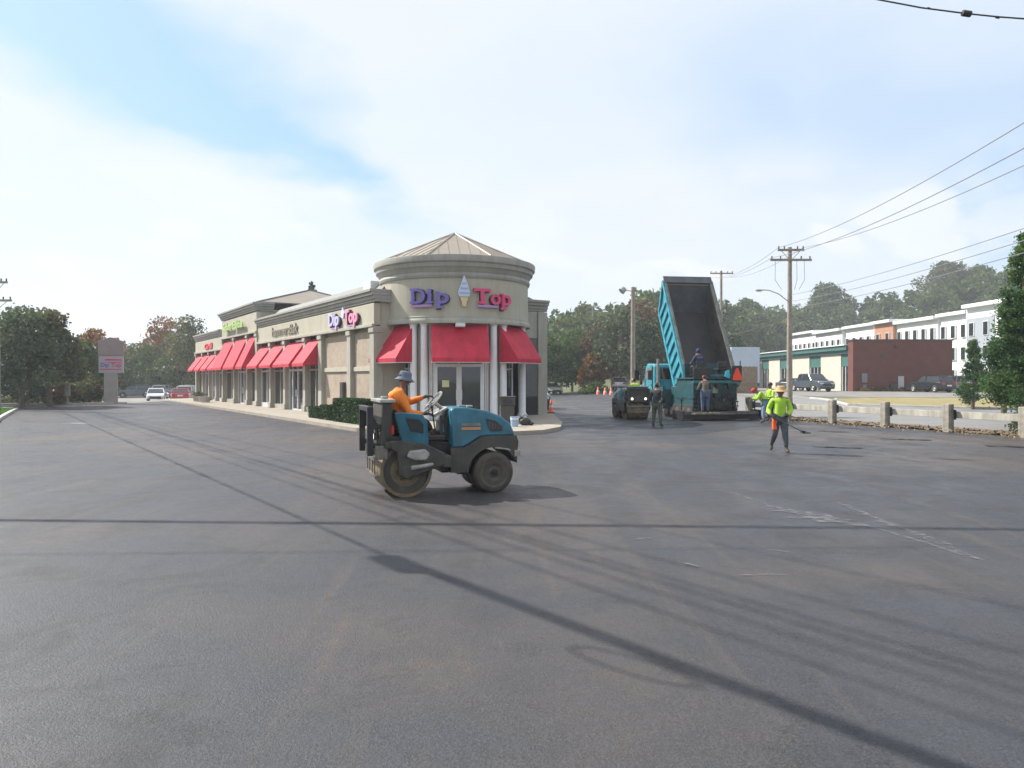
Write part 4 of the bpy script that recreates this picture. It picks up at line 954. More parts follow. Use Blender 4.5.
for s in (-1,1):
    y0, y1 = sorted((s*.80, s*1.18)); b = MB(); a = [(7.0+.66*math.cos(q), .5+.66*math.sin(q)) for q in [math.radians(z) for z in range(0,181,15)]]; a2 = [(7.0+.60*math.cos(q), .5+.60*math.sin(q)) for q in [math.radians(z) for z in range(180,-1,-15)]]
    b.prism(a+a2, y0, y1); sh11(b).build('fender', tealb, t)
    b = MB(); b.cyl((4.55,s*.9,.78),(5.55,s*.9,.78),.28,n=20); sh11(b).build('fuel_tank', silver, t, smooth_=True)
    b = MB(); b.tube([(6.9,s*1.08,2.3),(7.2,s*1.5,2.35),(7.2,s*1.5,1.9)], .025, 6); b.bx(7.16,7.24,s*1.5-.13,s*1.5+.13,1.85,2.4); sh11(b).build('mirror', black, t)
    b = MB(); b.cyl((5.15,s*.95,1.0),(5.15,s*.95,3.0),.075,n=12); sh11(b).build('exhaust_stack', silver, t, smooth_=True)
b = MB(); b.bx(2.95,3.45,.82,1.18,.62,1.30); b.build('tool_box', tealb, t, bevel=.03)
b = MB(); b.bx(-.05,.12,-1.1,1.1,.85,1.12); b.bx(2.86,2.93,-1.2,-.6,.2,.9); b.bx(2.86,2.93,.6,1.2,.2,.9); b.build('rear_bumper', black, t)
for y in (.66,.92):
    b = MB(); b.cyl((2.95,y,1.05),(2.88,y,1.05),.10,n=16); l_ = b.build('tail_lamp', black, t); b = MB(); b.cyl((2.885,y,1.05),(2.87,y,1.05),.095,n=16); b.build('lamp_lens', lampw, l_)
b = MB(); b.bx(3.9,4.1,-1.0,1.0,1.1,1.2); b.cyl((3.2,0,1.0),(2.1,0,2.6),.11,n=12); b.cyl((2.9,0,1.5),(1.75,0,3.35),.08,n=12); b.build('hoist', steelm, t)
# bed: built flat, rotated about the hinge
HA = math.radians(59); HM = Matrix.Translation((.35,0,1.22)) @ Matrix.Rotation(-HA, 4, 'Y')
BL, BWd, BH = 4.85, 1.25, 1.35; BR = 1.05
inner = mat('bed_inner_steel', (.028,.030,.034), .6, .3, 1.2, col2=(.05,.045,.04))
b = MB(); b.bx(-.35,BL,-BWd+.07,BWd-.07,.0,.07,M=HM); bed = b.build('bed', inner, t)
SP = [(-.35,0),(BL,0),(BL+BR,BH),(-.35,BH)]
for s in (-1,1):
    b = MB(); b.prism(SP, *sorted((s*(BWd-.07), s*BWd)), M=HM); b.build('bed_side', mat('bed_side_inner', (.05,.046,.041), .7, .3, 2.2, col2=(.11,.095,.08)), bed)
    y0, y1 = sorted((s*(BWd+.001), s*(BWd+.012))); b = MB(); b.prism([(-.33,.02),(BL-.02,.02),(BL+BR-.02,BH-.02),(-.33,BH-.02)], y0, y1, M=HM); b.build('side_skin', tealb, bed)
    y0, y1 = sorted((s*(BWd+.0), s*(BWd+.12))); b = MB()
    b.bx(-.36,BL+BR+.02,y0,y1,BH-.10,BH+.05,M=HM); b.bx(-.36,BL+.02,y0,y1,-.04,.14,M=HM); b.bx(-.36,-.2,y0,y1,.16,BH-.1,M=HM); b.prism([(BL-.12,.0),(BL+.03,.0),(BL+BR,BH-.1),(BL+BR-.16,BH-.1)],y0,y1,M=HM)
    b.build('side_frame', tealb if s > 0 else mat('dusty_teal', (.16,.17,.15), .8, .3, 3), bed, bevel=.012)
    for k in range(8):
        x = .30+k*.60; b = MB(); b.prism([(x,.14),(x+.26,.14),(x+.46,BH-.1),(x+.20,BH-.1)], *sorted((s*(BWd+.012), s*(BWd+.10))), M=HM); b.build('side_rib', tealb, bed, bevel=.012)
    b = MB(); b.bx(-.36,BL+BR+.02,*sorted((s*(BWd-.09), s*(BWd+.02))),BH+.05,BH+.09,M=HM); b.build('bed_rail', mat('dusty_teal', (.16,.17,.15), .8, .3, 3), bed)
b = MB(); b.prism([(BL-.02,.07),(BL+.06,.0),(BL+BR+.06,BH),(BL+BR-.02,BH)], -BWd+.07, BWd-.07, M=HM); b.bx(BL+BR-.16,BL+BR+.25,-BWd-.05,BWd+.05,BH+.052,BH+.12,M=HM); b.build('bed_headboard', mat('dusty_grey_steel', (.085,.095,.105), .6, .25, 2), bed, bevel=.01)
b = MB(); b.cyl(HM @ Vector((BL+BR-.12,-BWd,BH-.10)), HM @ Vector((BL+BR-.12,BWd,BH-.10)), .05, n=10); b.build('tarp_roll', mat('tan_tarp', (.30,.25,.18), .8), bed)

# ------------------------------------------------------------------ paver (front/hopper = +x, screed at x<0.6)
PVL = (px(721,33.9), 33.75, 0); PVR = math.radians(90+13)
t = paver = thing('asphalt_paver', 'dark teal asphalt paver with orange warning triangle on its rear', 'paver', PVL, PVR)
b = MB(); b.prism([(0,.06),(0,.30),(.12,.42),(.55,.42),(.60,.10)], -1.95, 1.95); b.build('screed', black, t, bevel=.02)
b = MB()
for s in (-1,1): b.bx(-.2,.9,*sorted((s*1.95,s*2.02)),.05,.48); b.cyl((.3,s*1.85,.42),(.3,s*1.85,.95),.03,n=8); b.cyl((.3,s*1.85,.95),(.22,s*1.85,1.0),.09,n=10)
b.build('end_gate', black, t, bevel=.01)
b = MB(); b.bx(-.35,.05,-1.5,1.5,.30,.36)
for y in range(-14,15,2): b.bx(-.35,.05,y*.1,y*.1+.02,.36,.39)
b.build('catwalk', steelm, t)
b = MB(); b.bx(.65,3.0,-1.1,1.1,.45,1.55); b.prism([(.6,.95),(.6,1.75),(1.0,1.9),(2.4,1.9),(2.4,.95)], -1.12, 1.12); b.build('body', tdark, t, bevel=.04)
b = MB()
for z in (.62,.82): b.bx(.50,.64,-1.15,1.15,z,z+.05)
for y in (-.95,-.5,.05,.5,.9): b.bx(.48,.60,y-.05,y+.05,.5,1.25)
b.bx(.46,.60,-.9,-.55,1.0,1.28); b.bx(.42,.6,.5,.85,.95,1.3); b.bx(.44,.6,-.25,.15,.55,.85)
b.cyl((.5,-.3,.5),(.5,-.3,1.1),.06,n=10); b.cyl((.5,.3,.5),(.5,.3,1.1),.06,n=10)
b.build('rear_frame', black, t, bevel=.01)
rq = random.Random(2)
for k in range(34):
    b = MB(); y = rq.uniform(-1.1,1.0); z = rq.uniform(.45,1.75); w_ = rq.uniform(.04,.2); h_ = rq.uniform(.04,.22); b.bx(.50-rq.uniform(0,.08),.62,y,y+w_,z,z+h_); b.build('machine_block', mat('greasy_steel', (.05,.05,.048), .5, .6, 6, metal=.5), t, bevel=.008)
for y, z, w_, m_ in ((.02,1.38,.34,silver),(-.42,.88,.32,white)):
    b = MB(); b.bx(.555,.597,y-w_/2,y+w_/2,z-.14,z+.12); b.build('rear_plate', m_, t, bevel=.01)
b = MB(); b.bx(.40,2.3,-1.20,1.2,1.90,1.96); b.build('deck', tdark, t, bevel=.01)
b = MB(); b.bx(.42,.48,-1.2,1.2,2.02,2.10); b.bx(.42,.48,-1.2,1.2,1.70,1.84); b.build('rear_rail', tealb if False else mat('mid_teal', (.02,.14,.16), .5, .2, 4), t, bevel=.01)
b = MB()
for y in (-1.18,-.4,.4,1.18): b.cyl((.45,y,1.9),(.45,y,2.75 if abs(y) > 1 else 2.1),.025,n=8)
b.build('rail_post', black, t)
b = MB(); b.bx(.38,.52,.35,.95,1.98,2.42); b.bx(.36,.53,.98,1.2,1.95,2.4); b.build('control_box', black, t, bevel=.02)
b = MB(); b.bx(.40,.46,-1.24,-.74,1.78,2.52); bp = b.build('warning_board', black, t, bevel=.02)
b = MB(); b.prism([(-1.23,1.84),(-.75,1.84),(-.79,2.06),(-.94,2.40),(-1.04,2.40),(-1.19,2.06)], .375, .395, 'YZ'); b.build('warning_triangle', mat('red_orange_sign', (.9,.07,.02), .4, emit=None), bp)
b = MB(); b.prism([(-.60,1.92),(-.34,2.02),(-.40,2.26),(-.58,2.32)], .36, .40, 'YZ'); b.build('side_flag', mat('cyan_plastic', (.05,.45,.62), .4), t)
for y, nm in ((.55,'seat'),(-.55,'seat')):
    b = MB(); b.bx(.95,1.4,y-.24,y+.24,2.30,2.40); b.bx(.93,1.02,y-.23,y+.23,2.40,2.72); b.bx(1.1,1.25,y-.08,y+.08,1.95,2.3); b.build('seat', black, t, bevel=.03)
b = MB(); b.prism([(1.7,1.95),(1.95,1.95),(1.95,2.6),(1.75,2.65)], -1.0, 1.0); b.build('console', tdark, t, bevel=.02)
hop = [(3.0,.45),(3.0,1.55),(4.6,1.35),(4.6,.55)]
b = MB()
for s in (-1,1): b.prism(hop, *sorted((s*1.45,s*1.53))); b.add([(3.0,s*.5,.5),(4.6,s*.5,.5),(4.6,s*1.46,1.0),(3.0,s*1.46,1.0)], [(0,1,2,3)])
b.bx(2.98,3.06,-1.45,1.45,.45,1.4); b.bx(3.0,4.6,-.5,.5,.42,.5); b.build('hopper', tdark, t)
for s in (-1,1):
    b = MB(); P = [(.95+.32*math.cos(q), .36+.34*math.sin(q)) for q in [math.radians(z) for z in range(90,271,20)]]+[(3.4+.32*math.cos(q), .36+.34*math.sin(q)) for q in [math.radians(z) for z in range(-90,91,20)]]
    b.prism(P, *sorted((s*.80,s*1.14))); tk = b.build('track', rubber, t, bevel=.01)
    b = MB()
    for x in (.95,1.6,2.2,2.8,3.4): b.cyl((x,s*1.13,.36),(x,s*1.17,.36),.2,n=14)
    b.build('track_wheel', steelm, tk)
b = MB()
for k in range(7): b.tube([(.55,-1.0+.3*k,1.6),(.42,-.95+.3*k,1.2),(.48,-1.05+.32*k,.8),(.4,-1.0+.3*k,.45)], .02, 6)
b.build('hose', rubber, t)
# pile of hot mix in the hopper is a mass
b = MB(); b.lathe([(.0,.75),(.5,.62),(1.0,.35),(1.4,.0)], 24); o = b.build('asphalt_pile', ASPD, None, smooth_='all'); o.matrix_world = Matrix.Translation(PVL) @ Matrix.Rotation(PVR, 4, 'Z') @ Matrix.Translation((3.8,0,.9)) @ Matrix.Diagonal((.55,.95,1,1)); tag(o, kind='stuff')
# orange-handled shovel standing in the hopper
sh = thing('shovel', 'wooden handled shovel leaning upright in the paver hopper', 'shovel'); PM = Matrix.Translation(PVL) @ Matrix.Rotation(PVR, 4, 'Z'); sh.matrix_world = PM
b = MB(); b.cyl((2.6,-.05,3.15),(2.85,-.50,1.95),.05,n=8); b.build('handle', mat('shovel_wood', (.48,.30,.17), .7, .1, 8), sh); b = MB(); b.ball((2.85,-.48,2.15),.14,8,(.3,.9,1.3)); b.build('blade', orangep, sh)

# ------------------------------------------------------------------ workers on foot
x, y = px(780,18.95), 18.95
w5 = person('worker in straw hat and lime shirt walking with a long rake', (x, y, 0), math.radians(-100),
    dict(pelvis=(0,0,.93), chest=(.03,0,1.29), neck=(.05,0,1.46), head=(.08,0,1.575), look=(1,.1,-.2), elL=(.02,.27,1.10), wrL=(.20,.14,.98), handL=(.4,-.8,-.1), curlL=(0,0,-1), elR=(-.06,-.27,1.12), wrR=(.12,-.26,.97), handR=(.5,.8,0), curlR=(0,0,-1),
         knL=(.16,.10,.51), anL=(.16,.13,.10), toL=(.32,.16,.05), knR=(.04,-.13,.50), anR=(-.24,-.17,.20), toR=(-.14,-.19,.06)),
    hivis, gjeans, skin=skind, hat='straw', hatm=straw, build=1.08, untucked=.05, glove=dcloth)
b = MB(); b.cyl((.30,-.55,1.12),(.20,.52,.68),.014,n=8); rk = thing('asphalt_rake', 'asphalt rake with black head held by the straw-hatted worker', 'rake', (x, y, 0), math.radians(-100))
b.v = []; b.f = []; b.m = []
b.cyl((.22,-.42,1.05),(.16,.50,.58),.014,n=8); b.build('handle', mat('rake_handle', (.14,.12,.10), .6), rk)
b = MB(); b.bx(.0,.32,.50,.56,.53,.60); b.bx(-.1,.42,.54,.66,.54,.57); b.build('rake_head', black, rk, bevel=.006)
b = MB(); b.prism([(.0,.62),(.14,.60),(.15,.86),(.02,.92)], -.20,-.10); b.v = [(v[0]+.02, v[1], v[2]) for v in b.v]; rag = b.build('rag', orangep, w5, bevel=.02)
x, y = px(657,29.3), 29.3
person('worker in dark shirt and camouflage trousers standing beside the distant roller', (x, y, 0), math.radians(60),
    pose(elL=(.0,.29,1.12), wrL=(.14,.24,.95), elR=(-.02,-.30,1.13), wrR=(.10,-.26,.93), knL=(.06,.14,.50), anL=(.02,.17,.10), knR=(.0,-.14,.51), anR=(-.06,-.18,.10)), dcloth, camo, skin=skind, hat='cap', hatm=mat('tan_cap', (.35,.28,.2), .8), build=1.1)
x, y = px(705,33.0), 32.95
person('worker in brown hoodie, red cap and jeans standing behind the paver', (x, y, .36), math.radians(85),
    pose(chest=(.05,0,1.30), neck=(.10,0,1.47), head=(.17,0,1.57), look=(1,0,-.4), elL=(.06,.30,1.08), wrL=(.26,.24,1.05), elR=(.02,-.30,1.10), wrR=(.22,-.26,1.02)), greyh, jeans, skin=skind, hat='cap', hatm=redc, build=1.28, untucked=.12)
MATS_h = MATS['red_cloth']
pm = PM @ Vector((1.15,.55,0))
person('paver operator in navy hooded jacket seated on the paver deck', (pm.x, pm.y, 0), PVR,
    dict(pelvis=(-.02,0,2.50), chest=(.0,0,2.88), neck=(.04,0,3.06), head=(.09,0,3.19), elL=(.10,.30,2.66), wrL=(.34,.24,2.66), elR=(.10,-.30,2.66), wrR=(.34,-.24,2.66), knL=(.42,.17,2.48), anL=(.45,.18,2.06), knR=(.42,-.17,2.48), anR=(.45,-.18,2.06)), navy, dcloth, skin=skind, hat='hood', hatm=navy, build=1.3, untucked=.05)
x, y = px(764,31.8), 31.8
person('worker in lime hi-vis top and pale jeans stooping at the paver side', (x, y, .0), math.radians(170),
    pose(pelvis=(-.06,0,.93), chest=(.16,0,1.22), neck=(.30,0,1.34), head=(.40,0,1.38), look=(1,0,-.6), elL=(.34,.26,1.02), wrL=(.56,.22,1.08), elR=(.34,-.26,1.02), wrR=(.56,-.20,1.06)), hivis, mat('pale_jeans', (.16,.23,.34), .85, .15, 9), skin=skind, hat='cap', hatm=redc, build=1.15)
x, y = px(773,32.6), 32.9
person('worker in hi-vis shirt and dark trousers half hidden behind the straw-hatted worker', (x, y, .0), math.radians(200),
    pose(elL=(.10,.28,1.12), wrL=(.30,.2,1.1)), hivis, dcloth, skin=skind, hat='cap', hatm=mat('dark_cap', (.05,.03,.03), .8), build=1.05)
# ------------------------------------------------------------------ cars (front = +x)
paint = {}
def cpaint(n, c, met=.3):
    return mat('car_paint_'+n, c, .28, .03, 3, metal=met, coat=.6)
CARS = {'suv': dict(L=4.6, W=1.85, H=1.68, r=.36, body=[(-2.28,.32),(-2.30,.80),(-2.22,1.05),(-1.2,1.06),(.75,1.04),(1.75,.95),(2.15,.82),(2.30,.62),(2.28,.30)], top=[(-2.16,1.05),(-1.85,1.58),(-1.5,1.66),(.0,1.68),(.35,1.60),(1.0,1.04)]),
        'sedan': dict(L=4.6, W=1.8, H=1.45, r=.33, body=[(-2.28,.30),(-2.30,.75),(-2.22,.95),(-1.4,1.0),(.8,.94),(1.8,.82),(2.2,.68),(2.30,.50),(2.26,.28)], top=[(-1.75,.98),(-1.15,1.38),(-.7,1.44),(.0,1.44),(.25,1.38),(1.05,.93)]),
        'pickup': dict(L=5.7, W=1.98, H=1.88, r=.42, body=[(-2.85,.45),(-2.87,1.10),(-2.80,1.18),(-1.1,1.18),(1.1,1.18),(2.45,1.14),(2.75,1.02),(2.85,.75),(2.83,.42)], top=[(-1.05,1.17),(-.95,1.80),(-.75,1.86),(.55,1.88),(.75,1.82),(1.45,1.17)])}
def car(kind, name, label, x, y, rz, pm, group, dz=0):
    c = CARS[kind]; W_ = c['W']/2; t = thing(name, label, 'car' if kind != 'pickup' else 'pickup truck', (x, y, gz(x, y)+dz+.02), rz, group)
    wx = c['L']*.30
    # wheel arches cut from the outline by running the sill round them
    sill = []
    for sx in (wx, -wx):
        sill += [(sx+(c['r']+.07)*math.cos(a), max(c['body'][0][1]-.02, c['r']*.95+(c['r']+.05)*math.sin(a))) for a in [math.radians(q) for q in range(0,181,20)]]
    b = MB(); b.prism(c['body']+sill, -W_, W_)
    for i, v in enumerate(b.v): xx, yy, z = v; e = abs(xx)/(c['L']/2); b.v[i] = (xx, yy*(1-.10*max(0, e-.75)/.25)*(1-.05*max(0, (z-.7))/.4), z)
    body = b.build('body', pm, t, bevel=.05, smooth_=True)
    tp = c['top']; zb = tp[0][1]; zt = max(z for _, z in tp)
    b = MB(); b.prism(tp, -W_, W_)
    for i, v in enumerate(b.v): xx, yy, z = v; k = max(0, (z-zb)/(zt-zb)); b.v[i] = (xx, yy*(.95-.17*k), z)
    gh = b.build('greenhouse', cglass, t, bevel=.03, smooth_=True)
    b = MB(); xs_ = [p[0] for p in tp]; w2 = W_*.78
    b.prism([(tp[1][0]-.03,tp[1][1]+.0),(tp[2][0],tp[2][1]+.015),(tp[3][0],tp[3][1]+.02),(tp[4][0]+.03,tp[4][1]+.01),(tp[4][0],tp[4][1]-.04),(tp[1][0],tp[1][1]-.05)], -w2-.02, w2+.02)
    for (xa, za), (xb, zb2) in (((tp[0][0],tp[0][1]),(tp[1][0],tp[1][1])), ((tp[5][0],tp[5][1]),(tp[4][0],tp[4][1])), ((-.25,zb),(-.28,zt-.03))):
        for s in (-1,1): b.cyl((xa, s*W_*.955, za), (xb, s*W_*.80, zb2), .045, n=6)
    b.build('roof', pm, t, smooth_=True)
    for sx in (-wx, wx):
        for s in (-1,1): wheel(t, sx, s*(W_-.12), c['r'], .22, silver)
    zl = c['body'][6][1] if kind != 'pickup' else .95
    for s in (-1,1):
        b = MB(); b.bx(c['L']/2-.14,c['L']/2-.01,*sorted((s*(W_-.18),s*(W_-.58))),zl-.16,zl-.02); b.build('headlight', lens, t, bevel=.02)
        b = MB(); b.bx(-c['L']/2-.02,-c['L']/2+.1,*sorted((s*(W_-.14),s*(W_-.44))),c['body'][1][1]-.05,c['body'][1][1]+.16); b.build('tail_light', redl, t, bevel=.02)
        b = MB(); b.ball((tp[5][0]-.12, s*(W_+.08), tp[5][1]+.06), .09, 8, (.6,1,.7)); b.build('mirror', pm, t, smooth_=True)
    b = MB(); b.bx(c['L']/2-.06,c['L']/2+.015,-.55,.55,zl-.34,zl-.12); b.build('grille', black, t, bevel=.01); b = MB(); b.bx(c['L']/2-.06,c['L']/2+.02,-W_+.2,W_-.2,.30,.42); b.build('bumper', black, t, bevel=.01); b = MB(); b.bx(-c['L']/2-.03,-c['L']/2+.05,-W_+.2,W_-.2,.32,.48); b.build('bumper', black, t, bevel=.01)
    b = MB(); b.bx(-c['L']/2-.035,-c['L']/2-.0,-.26,.26,.62,.76); b.build('licence_plate', white, t)
    if kind == 'pickup':
        b = MB(); b.bx(-2.75,-1.12,-W_+.12,W_-.12,1.13,1.19); b.build('bed_floor', black, t)
    return t
GL = 'cars in the lot beyond the sign pylon'
blk = cpaint('black', (.012,.014,.018)); dbl = cpaint('dark_blue', (.02,.03,.06)); wht = cpaint('white', (.65,.66,.67), 0); slv = cpaint('silver', (.42,.43,.45), .6); red_ = cpaint('red', (.45,.02,.02)); gry = cpaint('grey', (.16,.17,.19), .5); gun = cpaint('gunmetal', (.09,.11,.13), .5)
dep = 92
car('suv', 'parked_car', 'dark grey SUV seen side-on in the far left lot', px(135,99), 99, math.radians(-160), gun, GL)
car('sedan', 'parked_car', 'silver-white saloon facing the viewer behind the sign pylon', px(156,83), 83, math.radians(-66), wht, GL)
car('sedan', 'parked_car', 'low red car parked nearest the far end of the shops', px(181,78), 78, math.radians(112), red_, GL)
car('suv', 'parked_car', 'pale SUV with red tail lights parked behind the red car', px(190,88), 88, math.radians(95), slv, GL)
car('suv', 'parked_car', 'white SUV at the very end of the shop front', px(193,96), 96, math.radians(70), wht, GL)
car('sedan', 'parked_car', 'dark saloon between the pale saloon and the red car', px(169,90), 90, math.radians(-45), dbl, GL)
car('suv', 'parked_car', 'silver SUV at the back row beneath the autumn trees', px(163,100), 100, math.radians(100), slv, GL)
car('suv', 'parked_car', 'grey SUV at the back row beside the silver one', px(176,108), 108, math.radians(85), gry, GL)
car('suv', 'parked_car', 'dark car in the shade of the large left tree', px(31,64), 64, math.radians(5), dbl, GL)
car('sedan', 'parked_car', 'silver car cut by the left edge of the picture', px(2,60), 60, math.radians(8), slv, GL)
GC = 'cars beyond the shop end wall'
car('sedan', 'parked_car', 'white car parked just beyond the building corner', px(551,92), 92, math.radians(-75), wht, GC)
car('suv', 'parked_car', 'dark car almost hidden behind the building corner', px(532,47), 47, math.radians(-84), blk, GC)
car('suv', 'parked_car', 'silver SUV between the cones and the roller operator', px(621,94), 94, math.radians(75), slv, GC)
GO = 'vehicles by the brick office'
car('pickup', 'pickup_truck', 'dark grey pickup truck parked beside the cream office front', px(811,79), 79, math.radians(-78), gun, GO)
car('sedan', 'parked_car', 'car mostly hidden behind the pickup truck', px(796,86), 86, math.radians(-60), gry, GO)
car('suv', 'parked_car', 'black SUV with white plate before the brick wall', px(931,74), 74, math.radians(103), blk, GO)
car('suv', 'parked_car', 'grey SUV right of the black one by the brick wall', px(962,77), 77, math.radians(98), gry, GO)
# ------------------------------------------------------------------ traffic cones
c0 = thing('traffic_cone', 'orange traffic cone alone near the building corner', 'cone', (px(551,41.4), 41.4, .01))
b = MB(); b.lathe([(.17,.03),(.15,.05),(.05,.70),(.03,.72),(0,.72)], 24); cc = b.build('cone_body', orangep, c0, smooth_=True); b = MB(); b.lathe([(.121,.30),(.098,.44)], 24); b.build('band', white, cc)
b = MB(); b.bx(-.20,.20,-.20,.20,0,.04); b.build('base', black, c0, bevel=.01)
for i, (p, Y, l) in enumerate(((598,84,'leftmost cone of the row by the distant trees'),(605,80,'middle cone of the row by the distant trees'),(611,78,'cone of the distant row standing nearest the roller'))):
    c = copy_tree(c0); c.location = (px(p,Y), Y, .02); c['label'] = l; c['group'] = 'orange cones by the distant trees'; c.scale = (1.35,1.35,1.35)
# ------------------------------------------------------------------ guard rail
gr = thing('guard_rail', 'low rail of concrete posts and pale timber beams beside the street', 'guard rail')
i = 0
pts = []
for k in range(-2, 5):
    p = Vector((13.72,31.7,0))+Vector((.95,-2.6,0))*k; pts.append(p)
    b = MB(); b.bx(-.14,.14,-.13,.13,-.1,1.0); o = b.build('post', postc, gr, bevel=.025, loc=p); o.rotation_euler.z = math.radians(-70+rr.uniform(-3,3))
    b = MB(); b.bx(-.2,.2,.10,.16,.45,.80); pl = b.build('rail_bracket', black, o)
off = Vector((.93,.35,0)).normalized()*.22
for a, c_ in zip(pts, pts[1:]):
    b = MB(); d = (c_-a).normalized(); n_ = Vector((-d.y, d.x, 0)); A = a+off+d*.01; C_ = c_+off-d*.01
    vs = []
    for p in (A, C_):
        for s_, z in ((-.04,.50),(.04,.50),(.04,.74),(-.04,.74)): q = p+n_*s_; vs.append((q.x, q.y, z))
    b.add(vs, [(0,1,2,3),(7,6,5,4),(0,1,5,4),(1,2,6,5),(2,3,7,6),(3,0,4,7)]); b.build('beam', railm, gr, bevel=.01)
# ------------------------------------------------------------------ brick office with cream wing
ob = thing('brick_office', 'low office with dark red brick end wall and cream front under teal eaves', 'building')
def wb(b, x0, x1, y0, y1, z0, z1): return b.bx(x0, x1, y0, y1, z0, z1)
creamw = mat('cream_render', (.50,.47,.40), .85, .05, 1)
tealt = mat('teal_trim', (.045,.13,.12), .5, .1, 2)
b = MB(); wb(b, 36.4, 47.0, 79.0, 80.2, -.3, 6.0); wb(b, 46.2,47.0,80.2,92,-.3,6.0); b.build('brick_wall', redbrick, ob)
b = MB(); wb(b, 36.3, 47.1, 78.93, 80.3, 6.0, 6.14); b.build('coping', mat('dark_coping', (.06,.04,.04), .5), ob)
b = MB(); wb(b, 37.2, 46.2, 80.2, 114, -.3, 4.7); b.build('cream_wall', creamw, ob)
b = MB(); wb(b, 36.2, 46.4, 80.21, 115.0, 5.05, 5.55); b.build('roof_fascia', tealt, ob, bevel=.02)
b = MB(); wb(b, 36.0, 46.5, 80.22, 115.2, 5.56, 5.66); b.build('roof_edge', white, ob)
b = MB(); wb(b, 36.5, 46.4, 80.21, 114.8, 4.7, 5.04); b.build('soffit', tealt, ob)
for y0, y1 in ((80.25,82.6),(88.2,91.4),(97.5,101.5),(106,109)):
    b = MB(); wb(b, 36.85, 37.25, y0, y1, 3.3, 4.7); b.build('teal_panel', tealt, ob)
    b = MB(); wb(b, 36.95, 37.25, y0, y1, .3, 3.3); f = b.build('window', cglass, ob)
    b = MB()
    for k in range(4): yy = y0+(y1-y0)*k/3; wb(b, 36.88, 36.94, yy-.05, yy+.05, .3, 3.3)
    b.build('mullion', wframe, f)
for y0, y1 in ((82.6,88.2),(91.4,97.5),(101.5,106),(109,114)):
    b = MB(); wb(b, 36.75, 37.2, y0+.1, y1-.1, -.2, 4.69); b.build('wall_panel', creamw, ob, bevel=.02)
b = MB(); wb(b, 41.2, 41.8, 78.90, 78.99, .9, 2.2); b.build('meter_box', mat('pale_grey_box', (.45,.46,.47), .5), ob)
b = MB(); wb(b, 37.3, 37.9, 78.90, 78.99, 1.5, 2.5); wb(b, 37.4,37.8,78.88,78.9,.9,1.3); b.build('notice_board', gry, ob)
b = MB(); b.cyl((39.6,78.99,4.35),(39.6,78.90,4.35),.22,n=14); b.cyl((38.0,78.99,2.9),(38.0,78.9,2.9),.1,n=10); wb(b, 40.8,41.3,78.7,78.99,5.3,5.45); b.build('wall_lamp', bronze, ob)
b = MB(); wb(b, 40.2,40.7,78.3,78.8,.5,1.4); tag(b.build('waste_bin', bronze, None, bevel=.03), 'dark bin at the foot of the brick wall', 'bin')
# gravel bed rock foot
# ------------------------------------------------------------------ white apartment block
ap = thing('apartment_block', 'long white three-storey block with flat stepped roofs below the wooded hill', 'building')
aw_ = mat('white_siding', (.70,.71,.72), .7, .03, .5); agr = mat('grey_siding', (.30,.33,.37), .7, .05, .5); abr = mat('orange_brick_siding', (.40,.20,.12), .8, .08, .5)
segs = [(103,113,69.3,12.6,aw_),(113,121,69.9,11.9,aw_),(121,134,69.6,11.7,aw_),(134,141,69.0,12.2,abr),(141,156,70.2,12.3,aw_),(156,170,69.6,12.1,aw_),(170,186,70.0,12.6,aw_)]
for i, (y0, y1, x0, h, m_) in enumerate(segs):
    b = MB(); wb(b, x0, 84, y0+.01, y1-.01, -.5, h); b.build('wall', m_, ap)
    b = MB(); wb(b, x0-.8, 84.5, y0-(.7 if i == 0 else -.05), y1-.05, h, h+.55); b.build('roof', white, ap, bevel=.05)
    if m_ is aw_ and i in (0,): 
        b = MB(); wb(b, x0-.12, x0, y0+3.2, y1-.3, 3.8, h-1.6); b.build('siding_panel', agr, ap)
    n_ = max(2, int((y1-y0)/2.6))
    for fl in range(3):
        for k in range(n_):
            yy = y0+(y1-y0)*(k+.5)/n_; zz = 1.4+3.5*fl
            b = MB(); wb(b, x0-.24, x0-.02, yy-.62, yy+.62, zz-.08, zz+1.98); f = b.build('window', white, ap); b = MB(); wb(b, x0-.28, x0-.243, yy-.5, yy+.5, zz, zz+1.9); b.build('pane', cglass, f)
for k, (xa, h) in enumerate(((72,0),(76,0),(80,0))):
    for fl in range(3):
        b = MB(); wb(b, xa-.7, xa+.7, 102.85, 103.0, 1.4+3.5*fl, 3.4+3.5*fl); f = b.build('window', white, ap); b = MB(); wb(b, xa-.58, xa+.58, 102.8, 102.845, 1.5+3.5*fl, 3.3+3.5*fl); b.build('pane', cglass, f)
b = MB(); wb(b, 66.8, 69.3, 103.5, 111, .5, 3.6); b.build('porch', aw_, ap, bevel=.05)
